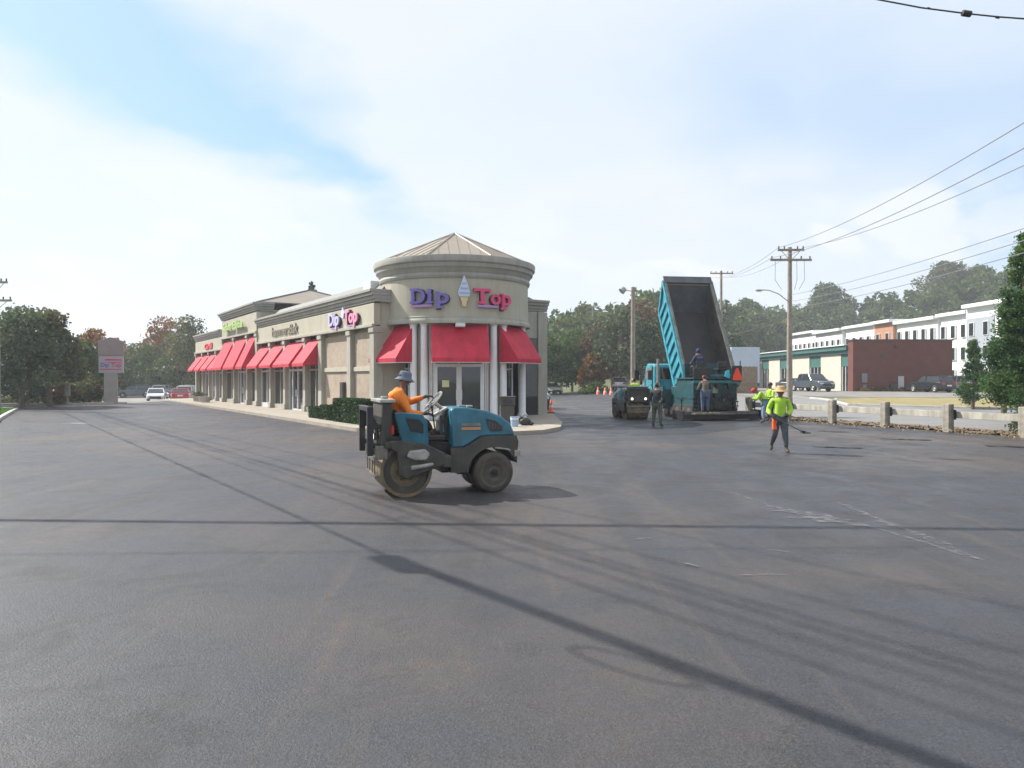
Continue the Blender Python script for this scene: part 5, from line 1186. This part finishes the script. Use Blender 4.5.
# ------------------------------------------------------------------ sign pylon
py_ = thing('sign_pylon', 'tall roadside pylon with brown gabled top and red and blue panel', 'sign', (px(110,56), 56.2, .1), math.radians(22))
pyb = mat('pylon_brown', (.30,.25,.245), .8, .1, 2); pyg = mat('pylon_grey', (.36,.35,.32), .85, .08, 2)
b = MB(); b.bx(-.48,.42,-.25,.25,0,2.3); b.build('pillar', pyg, py_, bevel=.03)
b = MB(); b.prism([(-.86,3.55),(.86,3.55),(.86,4.55),(.95,4.62),(.1,4.95),(-.1,4.95),(-.95,4.62),(-.86,4.55)], -.3, .3); b.build('cap', pyb, py_, bevel=.03)
b = MB(); b.bx(-.82,.82,-.27,.27,2.25,3.54); pn = b.build('sign_panel', mat('pale_panel', (.42,.40,.44), .5), py_, bevel=.02)
def flat_text(txt, size, m_, x, z, y, parent, width=None, name='lettering'):
    me = text_mesh(txt, size, .01, .01); mx = min(v.co.x for v in me.vertices); w = max(v.co.x for v in me.vertices)-mx; k = width/w if width else 1
    for v in me.vertices: a, c, d = v.co; v.co = ((a-mx)*k+x, y-d, z+c)
    me.materials.clear(); me.materials.append(m_); me.name = name; o = bpy.data.objects.new(name, me); COL.objects.link(o); o.parent = parent; return o
flat_text('Dip', .42, bluesign, -.68, 2.72, -.285, py_, .55); flat_text('Top', .42, pinksign, .02, 2.72, -.285, py_, .68)
b = MB(); b.bx(-.4,.72,-.29,-.27,3.2,3.32); b.bx(-.2,.72,-.29,-.27,3.02,3.07); b.bx(-.72,.72,-.29,-.27,2.5,2.56); b.build('stripe', pinksign, py_)
# ------------------------------------------------------------------ poles
def pole(name, label, cat, x, y, h, r0, r1, arms, rz=0, group='utility poles', m=wood, drop=True):
    t = thing(name, label, cat, (x, y, gz(x, y)), rz, group)
    b = MB(); b.cyl((0,0,-.2), (0,0,h), r0, r1, 14); b.build('pole_shaft', m, t, smooth_=True)
    for z, L_ in arms:
        b = MB(); b.bx(-L_/2, L_/2, -r1-.12, -r1-.0, z-.06, z+.07); a = b.build('crossarm', wood, t, bevel=.01)
        for k in (-.46,-.25,.25,.46):
            b = MB(); b.lathe([(.02,0),(.05,.04),(.03,.08),(.055,.12),(.02,.17)], 10, c=(k*L_, -r1-.06, z+.07)); b.build('insulator', dgrey, a)
        b = MB(); b.tube([(-L_*.35,-r1-.06,z-.06),(0,-r1-.02,z-.65),(L_*.35,-r1-.06,z-.06)], .018, 5); b.build('brace', dgrey, t) if L_ < 2.2 else None
    return t
P1 = Vector((px(789.5,45), 45, 0)); P2 = Vector((px(721,77), 77, 0)); P3 = Vector((px(592.5,150), 150, 0)); P0 = Vector((12.6,14.0,0))
hp = .2
pole1 = pole('utility_pole', 'tall wooden utility pole with two crossarms and street lamp behind the workers', 'utility pole', P1.x, P1.y, 9.9, .19, .12, [(9.7,1.6),(9.1,2.5)], 0)
b = MB(); b.tube([(-.1,-.05,6.6),(-.7,-.1,7.05),(-1.3,-.1,7.28),(-1.7,-.1,7.3)], .03, 6); la = b.build('lamp_arm', silver, pole1); b = MB(); b.ball((-1.9,-.1,7.27),.16,10,(1.5,.8,.5)); b.build('lamp_head', silver, la)
b = MB()
for q in (-.95,.35,.8): b.tube([(q,-.2,9.05),(q*1.02,-.22,7.9),(q*.6,-.2,7.3)], .012, 5)
b.build('drop_wire', dgrey, pole1)
b = MB(); b.ball((.55,-.1,6.4),.1,8); b.tube([(.12,-.05,6.4),(.5,-.1,6.4)], .03, 5); b.build('security_lamp', white, pole1)
pole('utility_pole', 'wooden utility pole with one crossarm behind the raised dump bed', 'utility pole', P2.x, P2.y, 12.6, .19, .12, [(12.3,2.4)], 0)
pole('utility_pole', 'faint far utility pole above the trees left of the dump truck', 'utility pole', P3.x, P3.y, 16.2, .2, .14, [(15.9,2.4),(15.0,2.4)], 0)
PA = Vector((-31.8,44.9,0))
pole('utility_pole', 'utility pole cut by the left edge of the picture', 'utility pole', px(-2.5,45), 45, 11.5, .17, .12, [(7.75,1.5),(6.65,2.0)], 0)
lp = thing('lamp_post', 'wooden lamp post with small floodlight left of the raised dump bed', 'lamp post', (px(633,56), 56, 0))
b = MB(); b.cyl((0,0,-.2),(0,0,8.85),.19,.15,14); b.build('pole_shaft', wood, lp, smooth_=True)
b = MB(); b.tube([(0,-.1,8.5),(-.5,-.12,8.6),(-.75,-.12,8.6)], .035, 6); la = b.build('lamp_arm', silver, lp); b = MB(); b.cyl((-.68,-.12,8.72),(-.92,-.2,8.5),.22,.26,14); b.build('lamp_head', silver, la, smooth_=True)
lp2 = thing('lamp_post', 'slim metal lamp post among the shrubs left of the sign pylon', 'lamp post', (px(67.5,53), 53, .1))
b = MB(); b.cyl((0,0,-.1),(0,0,4.6),.055,.045,10); b.build('pole_shaft', silver, lp2); b = MB(); b.ball((0,0,4.6),.12,10,(1,1,.6)); b.bx(-.15,.15,-.1,.1,.6,1.5); b.build('lamp_head', silver, lp2)
# ------------------------------------------------------------------ wires
def wire(a, c, sag, r, name='overhead_wire', label=None, group=None, m=wirem, n=24, cat='wire'):
    a = Vector(a); c = Vector(c); pts = [a.lerp(c, i/n)-Vector((0,0,4*sag*(i/n)*(1-i/n))) for i in range(n+1)]
    b = MB(); b.tube(pts, r, 6); o = b.build(name, m); return tag(o, label, cat, group)
gw = 'wires strung between the right-hand poles'
ws = [((-.75,9.85),'topmost wire running from the near pole to the upper right'),((.75,9.85),'second wire from the top running to the upper right'),((-1.15,9.25),'lower crossarm wire running to the upper right'),]
for k, ((dx, z), l) in enumerate(ws):
    wire((P1.x+dx, P1.y-.18, z), (P0.x+dx*.9, P0.y, (8.15,7.7,7.3)[k]), .5, .014, label=l, group=gw)
    wire((P1.x+dx, P1.y-.18, z), (P2.x+dx*.9, P2.y-.18, 12.45), .5, .014, label=l.replace('near pole to the upper right', 'near pole to the far pole').replace('running to the upper right', 'running to the far pole'), group=gw)
for k, (z, z0) in enumerate(((7.0,5.75),(6.6,5.45),(6.2,5.15))):
    wire((P1.x, P1.y-.15, z), (P0.x, P0.y, z0), .25, .011, 'overhead_cable', ('upper','middle','lower')[k]+' telephone cable sloping down right from the near pole', gw, wirem, cat='cable')
wire((P1.x, P1.y-.15, 6.0), (P2.x, P2.y, 6.6), .5, .03, 'overhead_cable', 'telephone cable crossing the wooded hill left of the near pole', gw, dgrey, cat='cable')
# cable with a black splice in the upper right corner
cb = thing('overhead_cable', 'dark cable with black splice box in the upper right sky', 'cable')
def CP(t): return Vector((-14+34*t, 12.9-1.6*t, 9.95+ -2.6*t+ 1.9*(t-.5)**2))
def atpx(p, y, Y): return Vector((px(p, Y), Y, pz(y, Y)))
pts = [Vector((-20,13.2,12.2)), atpx(700,-58,12.7), atpx(800,-22,12.5), atpx(872,0,12.3), atpx(920,9,12.2), atpx(965,14.8,12.1), atpx(996,18,12.05), atpx(1030,20.5,12), atpx(1200,18,11.5), Vector((20,10.5,8.6))]
b = MB(); b.tube(pts, .013, 6); b.build('cable_sheath', cable, cb)
for p, y_, r in ((965,14.8,.05),(996,18.5,.022),(927,9.6,.018)):
    c = atpx(p, y_, 12.1); b = MB(); b.cyl(c-Vector((r*1.4,0,-r*.2)), c+Vector((r*1.4,0,-r*.2)), r, n=10); b.build('splice', cable, cb, bevel=.006)
# service lines along the left street: out of frame, their shadows cross the lot
SE = math.radians(43); SAZ = math.radians(24); cot = 1/math.tan(SE)
SD = Vector((math.cos(SAZ), -math.sin(SAZ), 0))*cot            # shadow offset per metre of height
def shp(p, y): Y = 1406/(y-379); return Vector((px(p, Y), Y, 0))
def up_from(g, H): q = g-SD*H; q.z = H; return q
lg = 'unseen service lines along the left street'
def shadow_line(g0, g1, H, r, ext0, ext1, sag, label, nst=1, m=cable):
    A = up_from(g0, H); C_ = up_from(g1, H); d = (C_-A).normalized(); A = A-d*ext0; C_ = C_+d*ext1
    for k in range(nst):
        o_ = Vector((0,0,.16*k)); wire(A+o_, C_+o_, sag, r, 'overhead_cable', label, lg, m, cat='cable')
shadow_line(shp(62,412), shp(400,563), 6.6, .026, 5, 0, .06, 'far length of the unseen telephone cable on the left street')
shadow_line(shp(400,563), shp(700,676), 6.6, .040, 0, 10, .05, 'near doubled length of the unseen telephone cable on the left street', 2)
shadow_line(shp(105,415), shp(1024,655), 11.2, .02, 5, 9, .0, 'unseen thin power wire strung along the left street')
shadow_line(shp(100,414), shp(900,655), 10.6, .025, 5, 9, .0, 'unseen thin power wire strung along the left street')
shadow_line(shp(95,413), shp(960,690), 10.2, .018, 5, 9, .0, 'unseen thin power wire strung along the left street')
shadow_line(shp(110,414), shp(1024,610), 11.6, .018, 5, 9, .0, 'unseen thin power wire strung along the left street')
shadow_line(shp(90,413), shp(760,605), 10.0, .022, 5, 9, .0, 'unseen thin power wire strung along the left street')
shadow_line(shp(85,413), shp(740,640), 9.0, .018, 5, 9, .0, 'unseen thin power wire strung along the left street')
shadow_line(shp(0,520.5), shp(780,527.5), 10.2, .05, 4, 3, .0, 'added unseen cable bundle that casts the long shadow across the lot', 2)  # unseen bundle, added only to throw the long straight shadow
# unseen loop added on the thick cable to cast a curved shadow
for k, (p_, y_, R_) in enumerate(((662,672,.30),)):
    c = up_from(shp(p_, y_), 6.5); d_ = (up_from(shp(700,676),6.6)-up_from(shp(62,412),6.6)).normalized(); u_ = Vector((0,0,1))
    b = MB()
    for j in range(1): b.tube([c+d_*math.cos(a)*(R_+.03*j)*1.3-u_*(R_*.6)+u_*math.sin(a)*(R_+.03*j) for a in [2*PI*i/28 for i in range(29)]], .016, 6)
    tag(b.build('shadow_loop', cable, None), 'added unseen cable loop that casts the curved ground shadow', 'cable', lg)
# unseen case added on the thick cable to cast a dark blob
g_ = up_from(shp(400,565), 6.55); d = (up_from(shp(700,676),6.6)-up_from(shp(62,412),6.6)).normalized()
b = MB(); b.cyl(g_-d*.35, g_+d*.35, .15, n=12); tag(b.build('shadow_splice', cable, None, bevel=.02), 'added unseen case on the telephone cable that casts the dark blob', 'added case')
# ------------------------------------------------------------------ trees
make_tree('broadleaf_tree', 'large dark green tree standing at the left picture edge', 'tree', px(22,49), 49, 6.5, 5.6, LF_grey, 8000, .13, .20, .12, lumps=26)
make_tree('broadleaf_tree', 'round tree with reddish tips right of the big left tree', 'tree', px(50,51), 51, 6.8, 3.9, LF_mix, 6000, .13, .16, .18, lumps=22)
make_tree('broadleaf_tree', 'green tree at the far left beyond the lawn', 'tree', px(-16,52), 52, 5.8, 5.4, LF_dark, 4500, .15, .16, .12)
gt = 'trees beyond the left lot'
for p, Y, h, w_, m_, l in ((78,66,5.2,5.5,LF_green,'dark green tree between the big left tree and the sign pylon'),(93,72,7.2,5,LF_oran,'orange tree peeking over the left side of the sign pylon'),(84,74,5.4,6,LF_dark,'low green tree just left of the sign pylon'),
      (131,112,7.5,8,LF_mix,'turning tree just right of the sign pylon'),(118,110,8.4,7,LF_oran,'faded orange tree behind the sign pylon'),(147,108,7.5,8.5,LF_green,'round green tree above the pale saloon'),(166,112,12.0,8,LF_oran,'tall orange autumn tree above the parked cars'),(157,116,10,8,LF_mix,'turning tree left of the tall orange one'),
      (180,108,9.5,7.5,LF_mix,'turning tree beside the far end of the shops'),(190,102,11.5,7,LF_mix,'tall thin-crowned tree against the far shop roof'),(172,104,6.0,7,LF_green,'low dark tree behind the parked cars'),(140,118,7,9,LF_dark,'dark tree at the back of the left lot'),(108,100,5.0,7,LF_green,'low green tree hidden behind the pylon pillar'),(196,112,8.5,7,LF_dark,'dark tree partly hidden by the far shop end')):
    make_tree('broadleaf_tree', l, 'tree', px(p,Y), Y, h, w_, m_, 3200, .20, .18, .10, gt, lumps=18)
gs = 'shrubs in the bed by the pylon'
for p, Y, h, w_, m_, l in ((38,54,1.6,2.6,LF_dark,'low dark shrub at the foot of the left trees'),(58,53.5,1.9,1.6,LF_oran,'yellowing shrub near the slim lamp post'),(83,56,1.9,3.4,LF_mix,'wide brownish shrub left of the pylon pillar'),(95,57,1.6,2.0,LF_red,'reddish shrub touching the pylon pillar'),(72,55.5,1.5,2.2,LF_green,'green shrub right of the slim lamp post')):
    make_tree('shrub', l, 'shrub', px(p,Y), Y, h, w_, m_, 1300, .10, .05, .02, gs, lumps=10)
conifer('conifer_tree', 'pointed conifer top showing above the shop roof', px(312.5,80), 80, 12.6, 4.6, LF_dark, 5000, .16)
ge = 'trees beyond the shop end wall'
for p, Y, h, w_, m_, l in ((556,98,8.0,8,LF_green,'green tree just right of the building corner'),(546,90,7.6,6,LF_green,'green tree partly hidden by the building corner'),(572,104,9.4,9,LF_green,'broad green tree behind the lone cone'),(586,100,8.5,7.5,LF_green,'green tree left of the reddish one'),(599,98,9.0,6,LF_red,'reddish brown tree left of the lamp post'),(594,92,5.5,4,LF_oran,'small orange tree under the reddish one'),
      (621,92,10.8,9.5,LF_grey,'large grey-green tree behind the lamp post'),(641,96,12.6,9.5,LF_red,'tall russet topped tree between lamp post and dump bed'),(652,90,9.0,8.5,LF_dark,'dark tree behind the dump truck cab'),(666,104,11,8,LF_dark,'dark tree hidden behind the raised bed'),(612,112,12,9,LF_red,'russet tree behind the grey-green one'),
      (740,120,6.5,7,LF_dark,'dark tree right of the raised bed'),(731,112,9,7,LF_dark,'dark tree touching the raised bed')):
    make_tree('broadleaf_tree', l, 'tree', px(p,Y), Y, h*.92, w_, m_, 3600, .19, .2, .14, ge, lumps=20)
make_tree('shrub', 'rounded hedge shrub by the distant cones', 'shrub', px(594,86), 86, 1.3, 3.4, LF_green, 1200, .12, .05, .02, lumps=8)
conifer('conifer_tree', 'large evergreen at the right picture edge by the guard rail', px(1024,25.5), 25.5, 7.0, 2.5, LF_con, 46000, .040)
conifer('conifer_tree', 'second tall evergreen leaning in behind the first one', px(1052,29), 29, 10.2, 4.4, LF_con, 42000, .055)
conifer('conifer_tree', 'smaller drooping evergreen beyond the street, left of the large one', px(973,46), 46, 4.4, 1.9, LF_con, 14000, .055)
conifer('conifer_tree', 'low evergreen between the drooping one and the picture edge', px(1004,41), 41, 6.4, 2.6, LF_con, 14000, .06)
make_tree('shrub', 'sparse weed at the right end of the rail', 'shrub', px(1000,26), 25.2, .55, .8, LF_mix, 160, .05, .01, .02, lumps=6)
# ------------------------------------------------------------------ hedges and planters by the shops
def hedge(label, x0, y0, z0, x1, y1, w_, h, n, group=None):
    a = Vector((x0, y0, 0)); c = Vector((x1, y1, 0)); L_ = (c-a).length; t = thing('hedge', label, 'hedge', ((x0+x1)/2, (y0+y1)/2, .14), math.atan2(y1-y0, x1-x0), group)
    b = MB(); b.bx(-L_/2+.1, L_/2-.1, -w_/2+.1, w_/2-.1, 0, h-.1); b.build('branches', mat('hedge_twigs', (.02,.025,.012), .9, .3, 9), t)
    P = (rng.random((n,3))-.5)*np.array([L_, w_, h]); k = rng.integers(0,3,n); s = np.where(rng.random(n) < .5, -1, 1)
    for i in range(3): P[k == i, i] = (s[k == i]*np.array([L_, w_, h])[i]/2)*(.92+.1*rng.random((k == i).sum()))
    P[:,2] += h/2; V, Q = leaves(P, .05); mesh_np('foliage', V, Q, LF_hedge, t); return t
hg = 'hedges along the brick panels'
a = fp(-3.2,1.5); c = fp(-.1,1.5); hedge('long clipped box hedge behind the roller', a.x, a.y, 0, c.x, c.y, .9, .95, 7000, hg)
a = fp(.3,1.5); c = fp(1.7,1.5); hedge('small clipped hedge left of the long one', a.x, a.y, 0, c.x, c.y, .8, .62, 2500, hg)
a = fp(2.1,1.5); c = fp(3.4,1.5); hedge('smallest hedge, nearest the stone planter', a.x, a.y, 0, c.x, c.y, .7, .5, 1800, hg)
def planter(label, p, r, plant):
    t = thing('planter', label, 'planter', (p.x, p.y, .14)); b = MB(); b.lathe([(0,0),(r*.8,0),(r,.35),(r*1.05,.42),(r*.9,.42),(r*.85,.34),(0,.34)], 20); b.build('pot', concrete, t, smooth_=True)
    if plant:
        P = np.array([0,0,.5])+rng.normal(size=(500,3))*np.array([r*.5,r*.5,.13]); V, Q = leaves(P, .06); mesh_np('plant', V, Q, LF_mix, t)
planter('round stone planter at the end of the small hedges', fp(4.1,1.4), .32, False)
planter('planter with yellowish plants before the far shops', fp(33.0,1.4), .45, True)
planter('empty grey planter before the far shops', fp(30.4,1.4), .45, False)
# ------------------------------------------------------------------ things at the tower foot
t = thing('trash_bin', 'dark brown litter bin with hood beside the tower columns', 'bin', (px(507.5,29.2), 29.3, .14))
b = MB(); b.bx(-.27,.27,-.27,.27,.0,.72); b.build('bin_body', bronze, t, bevel=.03); b = MB(); b.bx(-.31,.31,-.31,.31,.72,1.02); b.bx(-.33,.33,-.33,.33,1.02,1.08); bb_ = b.build('bin_hood', dgrey, t, bevel=.03); b = MB(); b.bx(-.2,.2,-.325,-.30,.78,.95); b.build('opening', black, bb_)
t = thing('bucket', 'white and blue bucket standing before the litter bin', 'bucket', (px(514.5,27.3), 27.3, .14)); b = MB(); b.lathe([(0,0),(.13,0),(.16,.36),(.165,.38),(.15,.38),(.12,.03)], 20); b.build('bucket_body', mat('pale_blue_plastic', (.30,.42,.58), .4), t, smooth_=True); b = MB(); b.lathe([(.148,.22),(.158,.33)], 20); b.build('band', white, t); b = MB(); b.tube([(-.16,0,.36),(-.1,-.1,.25),(0,-.17,.2),(.1,-.1,.25),(.16,0,.36)], .006, 5); b.build('handle', steelm, t)
t = thing('work_bag', 'crumpled black work bag on the sidewalk by the last column', 'bag', (px(525,28.0), 28.1, .14)); b = MB(); b.ball((0,0,.14),.2,12,(1.2,.8,.8)); b.ball((-.16,.02,.24),.12,10,(1,.8,.9)); b.ball((.22,-.05,.07),.11,10,(1.2,1,.6)); b.build('bag_body', black, t, smooth_='all'); b = MB(); b.tube([(-.1,0,.3),(.0,-.02,.42),(.12,0,.3)], .015, 6); b.build('strap', dgrey, t)
cov = thing('manhole_cover', 'pale oval utility cover in the pavement right of the bin', 'manhole cover', (px(548,26.8), 26.8, .013)); b = MB(); b.lathe([(0,.004),(.30,.004),(.32,.0)], 28); b.build('lid', mat('pale_iron', (.26,.255,.25), .7, .2, 8), cov, smooth_=True)
# pale strip of bare concrete by the tower kerb
0 and sheet('concrete_apron', [(1.9,25.2),(3.2,25.8),(3.4,29.5),(2.2,30.5),(2.1,27.4)], mat('dusty_asphalt', (.14,.13,.12), .9, .2, 2), .016, cut=False)
# white panel trailer behind the paver
t = thing('box_trailer', 'white box trailer standing between paver and cream office', 'trailer', (px(743,84), 84, gz(26,84)), math.radians(0))
b = MB(); b.bx(-1.7,1.5,-1.2,3.5,.9,4.9); b.build('box', mat('white_panel', (.46,.53,.62), .5, .04, 1), t, bevel=.04); b = MB(); b.bx(-1.6,1.5,-1.1,3.4,.55,.9); b.build('chassis', black, t)
for s in (-1.5,1.35): wheel(t, s, 1.0, .45, .25)
# waste skip / AC hints behind
fn = thing('board_fence', 'weathered brown board fence under the white trailer', 'fence', (0,0,0)); b = MB()
for k in range(26): b.bx(px(722,70)+k*.13, px(722,70)+k*.13+.115, 70, 70.03, .3, 3.05+.03*(k % 3)); 
b.build('boards', mat('fence_board', (.22,.16,.11), .9, .2, 5), fn); b = MB(); b.bx(px(722,70), px(722,70)+3.4, 70.03, 70.08, .7, .8); b.bx(px(722,70), px(722,70)+3.4, 70.03, 70.08, 1.8, 1.9); b.build('fence_rail', wood, fn)

# ------------------------------------------------------------------ wooded hill
P = []; rs = random.Random(5)
cnt = 0; blobs = []
for i in range(4200):
    a = math.radians(rs.uniform(.5, 44)); d = rs.uniform(118, 262); x = d*math.sin(a); y = d*math.cos(a)
    gh = ghill(x, y)
    if gh < 1.5: continue
    if 60 < x < 90 and y < 190: continue
    if any((x-q[0])**2+(y-q[1])**2 < 14 for q in blobs[-400:]): continue
    h = rs.uniform(6.5, 10.5); w_ = rs.uniform(2.6, 4.6)
    blobs.append((x, y, gh, h, w_))
BL_ = []
for x, y, gh, h, w_ in blobs:
    for k in range(5): BL_.append((x+rs.uniform(-.5,.5)*w_, y+rs.uniform(-.5,.5)*w_, gh+h*rs.uniform(.35,.85), w_*rs.uniform(.4,.65), w_*rs.uniform(.4,.65), h*rs.uniform(.16,.28)))
P = blob_pts(190000, BL_, .7); V, Q = leaves(P, .55)
o = mesh_np('forest', V, Q, LF_for); tag(o, kind='stuff')
# taller individual crowns on the skyline
for p, Y, h, w_, m_, l in ((948,236,264,17,LF_mix,'broad tall tree breaking the skyline above the white block'),(978,236,268,13,LF_for,'tall tree on the skyline right of the broad one'),(826,236,286,13,LF_for,'rounded skyline tree above the cream office roof'),(745,225,301,11,LF_for,'small skyline tree just right of the far pole')):
    x = px(p,Y); make_tree('hill_tree', l, 'tree', x, Y, pz(h, Y)-ghill(x, Y), w_, m_, 6000, .45, .4, .1, 'trees on the skyline', z=ghill(x, Y)+.3, lumps=24)

# ------------------------------------------------------------------ light, sky, camera
sun = bpy.data.lights.new('sun', 'SUN'); sun.energy = 5.0; sun.angle = math.radians(.55); sun.color = (1,.95,.87)
so = bpy.data.objects.new('sun', sun); COL.objects.link(so)
sd = Vector((-math.cos(SAZ)*math.cos(SE), math.sin(SAZ)*math.cos(SE), math.sin(SE)))
so.rotation_euler = sd.to_track_quat('Z', 'Y').to_euler()
w = bpy.data.worlds.new('World'); S.world = w; w.use_nodes = True; nt = w.node_tree; N = nt.nodes; L = nt.links; bg = N['Background']
sky = N.new('ShaderNodeTexSky'); sky.sky_type = 'NISHITA'; sky.sun_disc = False; sky.sun_elevation = SE; sky.sun_rotation = math.atan2(sd.x, sd.y); sky.dust_density = 1.5; sky.air_density = 1.0
tc = N.new('ShaderNodeTexCoord')
# project the direction on a cloud layer
sp = N.new('ShaderNodeSeparateXYZ'); L.new(tc.outputs['Generated'], sp.inputs[0])
def math_(op, a, b_=None, c=None):
    m = N.new('ShaderNodeMath'); m.operation = op
    for i, v in enumerate((a, b_, c)):
        if v is None: continue
        if isinstance(v, (int, float)): m.inputs[i].default_value = v
        else: L.new(v, m.inputs[i])
    return m.outputs[0]
zz = math_('ADD', math_('MAXIMUM', sp.outputs[2], 0.0), .22)
cx = math_('DIVIDE', sp.outputs[0], zz); cy = math_('DIVIDE', sp.outputs[1], zz)
cv = N.new('ShaderNodeCombineXYZ'); L.new(cx, cv.inputs[0]); L.new(cy, cv.inputs[1])
mp = N.new('ShaderNodeMapping'); L.new(cv.outputs[0], mp.inputs['Vector']); mp.inputs['Rotation'].default_value = (0,0,math.radians(-25)); mp.inputs['Location'].default_value = (3.1,.45,0); mp.inputs['Scale'].default_value = (.8,1.5,1)
n1 = N.new('ShaderNodeTexNoise'); n1.inputs['Scale'].default_value = .95; n1.inputs['Detail'].default_value = 6; n1.inputs['Roughness'].default_value = .5; n1.inputs['Distortion'].default_value = .5; L.new(mp.outputs[0], n1.inputs['Vector'])
def blob(x0, y0, ang, ra, rb):            # a soft gap in the cloud sheet
    m = N.new('ShaderNodeMapping'); m.vector_type = 'TEXTURE'; m.inputs['Location'].default_value = (x0,y0,0); m.inputs['Rotation'].default_value = (0,0,math.radians(ang)); m.inputs['Scale'].default_value = (ra,rb,1); L.new(wv, m.inputs['Vector'])
    ln = N.new('ShaderNodeVectorMath'); ln.operation = 'LENGTH'; L.new(m.outputs[0], ln.inputs[0])
    return math_('POWER', math_('MAXIMUM', math_('SUBTRACT', 1.0, ln.outputs['Value']), 0.0), 1.0)
nw = N.new('ShaderNodeTexNoise'); nw.inputs['Scale'].default_value = 2.2; nw.inputs['Detail'].default_value = 6; L.new(cv.outputs[0], nw.inputs['Vector'])
w1 = N.new('ShaderNodeVectorMath'); w1.operation = 'MULTIPLY_ADD'; w1.inputs[1].default_value = (.55,.55,0); L.new(nw.outputs['Color'], w1.inputs[0]); 
w2 = N.new('ShaderNodeVectorMath'); w2.operation = 'SUBTRACT'; L.new(cv.outputs[0], w2.inputs[0]); w2.inputs[1].default_value = (.275,.275,0); L.new(w2.outputs[0], w1.inputs[2]); wv = w1.outputs[0]
gap = math_('ADD', math_('ADD', math_('MULTIPLY', blob(-.80,1.30,64,.95,.33), 1.5), math_('MULTIPLY', blob(-.50,1.95,60,.55,.14), .7)), math_('ADD', math_('MULTIPLY', blob(.60,1.66,60,.6,.35), .42), math_('MULTIPLY', blob(1.35,1.9,50,1.0,.45), .9)))
r1 = N.new('ShaderNodeValToRGB'); r1.color_ramp.interpolation = 'EASE'; r1.color_ramp.elements[0].position = .30; r1.color_ramp.elements[1].position = .60; L.new(n1.outputs['Fac'], r1.inputs['Fac'])
r1.color_ramp.elements[0].color = (.84,.84,.84,1); r1.color_ramp.elements[1].color = (.96,.96,.96,1)
cl = math_('MAXIMUM', math_('SUBTRACT', r1.outputs['Color'], math_('MULTIPLY', gap, .95)), .12)
skx = N.new('ShaderNodeMix'); skx.data_type = 'RGBA'; skx.inputs[0].default_value = .6; L.new(sky.outputs[0], skx.inputs[6]); skx.inputs[7].default_value = (2.0,4.1,6.4,1)
mx = N.new('ShaderNodeMix'); mx.data_type = 'RGBA'; L.new(cl, mx.inputs[0]); L.new(skx.outputs[2], mx.inputs[6]); mx.inputs[7].default_value = (5.15,5.5,6.05,1)
L.new(mx.outputs[2], bg.inputs['Color']); bg.inputs['Strength'].default_value = .105
# low cumulus near the horizon at the right
mp2 = N.new('ShaderNodeMapping'); L.new(tc.outputs['Generated'], mp2.inputs['Vector']); mp2.inputs['Scale'].default_value = (5,5,13)
n2 = N.new('ShaderNodeTexNoise'); n2.inputs['Scale'].default_value = 1.3; n2.inputs['Detail'].default_value = 7; L.new(mp2.outputs[0], n2.inputs['Vector'])
r2 = N.new('ShaderNodeValToRGB'); r2.color_ramp.elements[0].position = .50; r2.color_ramp.elements[1].position = .60; L.new(n2.outputs['Fac'], r2.inputs['Fac'])
band = N.new('ShaderNodeValToRGB'); L.new(sp.outputs[2], band.inputs['Fac']); band.color_ramp.elements[0].position = .06; band.color_ramp.elements[0].color = (0,0,0,1)
e = band.color_ramp.elements.new(.16); e.color = (1,1,1,1); band.color_ramp.elements[2].position = .30; band.color_ramp.elements[2].color = (0,0,0,1)
f2 = math_('MULTIPLY', math_('MULTIPLY', r2.outputs['Color'], band.outputs['Color']), .75)
puff = math_('ADD', math_('ADD', blob(1.22,2.20,40,.34,.17), blob(1.02,2.36,40,.22,.10)), blob(.62,2.62,40,.22,.10))
pf = N.new('ShaderNodeValToRGB'); pf.color_ramp.interpolation = 'EASE'; pf.color_ramp.elements[0].position = .05; pf.color_ramp.elements[1].position = .45; L.new(puff, pf.inputs['Fac'])
f2 = math_('MAXIMUM', f2, math_('MULTIPLY', pf.outputs['Color'], .85))
mx2 = N.new('ShaderNodeMix'); mx2.data_type = 'RGBA'; L.new(f2, mx2.inputs[0]); L.new(mx.outputs[2], mx2.inputs[6]); mx2.inputs[7].default_value = (5.6,5.8,6.1,1); L.new(mx2.outputs[2], bg.inputs['Color'])
# air
HAZE = True
if HAZE:
    b = MB(); b.bx(-3050,3050,-650,4550,-1.7,46); hz = b.build('haze', None, None) if False else b.build('haze', mat('haze_air', (1,1,1)), None); tag(hz, kind='stuff')
    m = bpy.data.materials.new('haze_volume'); m.use_nodes = True; nn = m.node_tree; nn.nodes.clear(); out = nn.nodes.new('ShaderNodeOutputMaterial'); v = nn.nodes.new('ShaderNodeVolumePrincipled'); v.inputs['Color'].default_value = (.86,.92,1,1); v.inputs['Density'].default_value = .00065; v.inputs['Anisotropy'].default_value = .3
    nn.links.new(v.outputs[0], out.inputs['Volume']); hz.data.materials.clear(); hz.data.materials.append(m)
cam = bpy.data.cameras.new('camera'); co = bpy.data.objects.new('camera', cam); COL.objects.link(co); S.camera = co
co.location = (0,0,CH); co.rotation_euler = (math.radians(90)-math.atan(5/F), 0, 0); cam.sensor_width = 36; cam.lens = F/1024*36; cam.clip_end = 9000; cam.clip_start = .05
S.view_settings.view_transform = 'Standard'; S.view_settings.look = 'None'; S.view_settings.gamma = 1; S.view_settings.use_curve_mapping = False; S.view_settings.exposure = 0.68
S.cycles.use_denoising = True; S.cycles.max_bounces = 6; S.cycles.volume_bounces = 1; S.cycles.transparent_max_bounces = 6
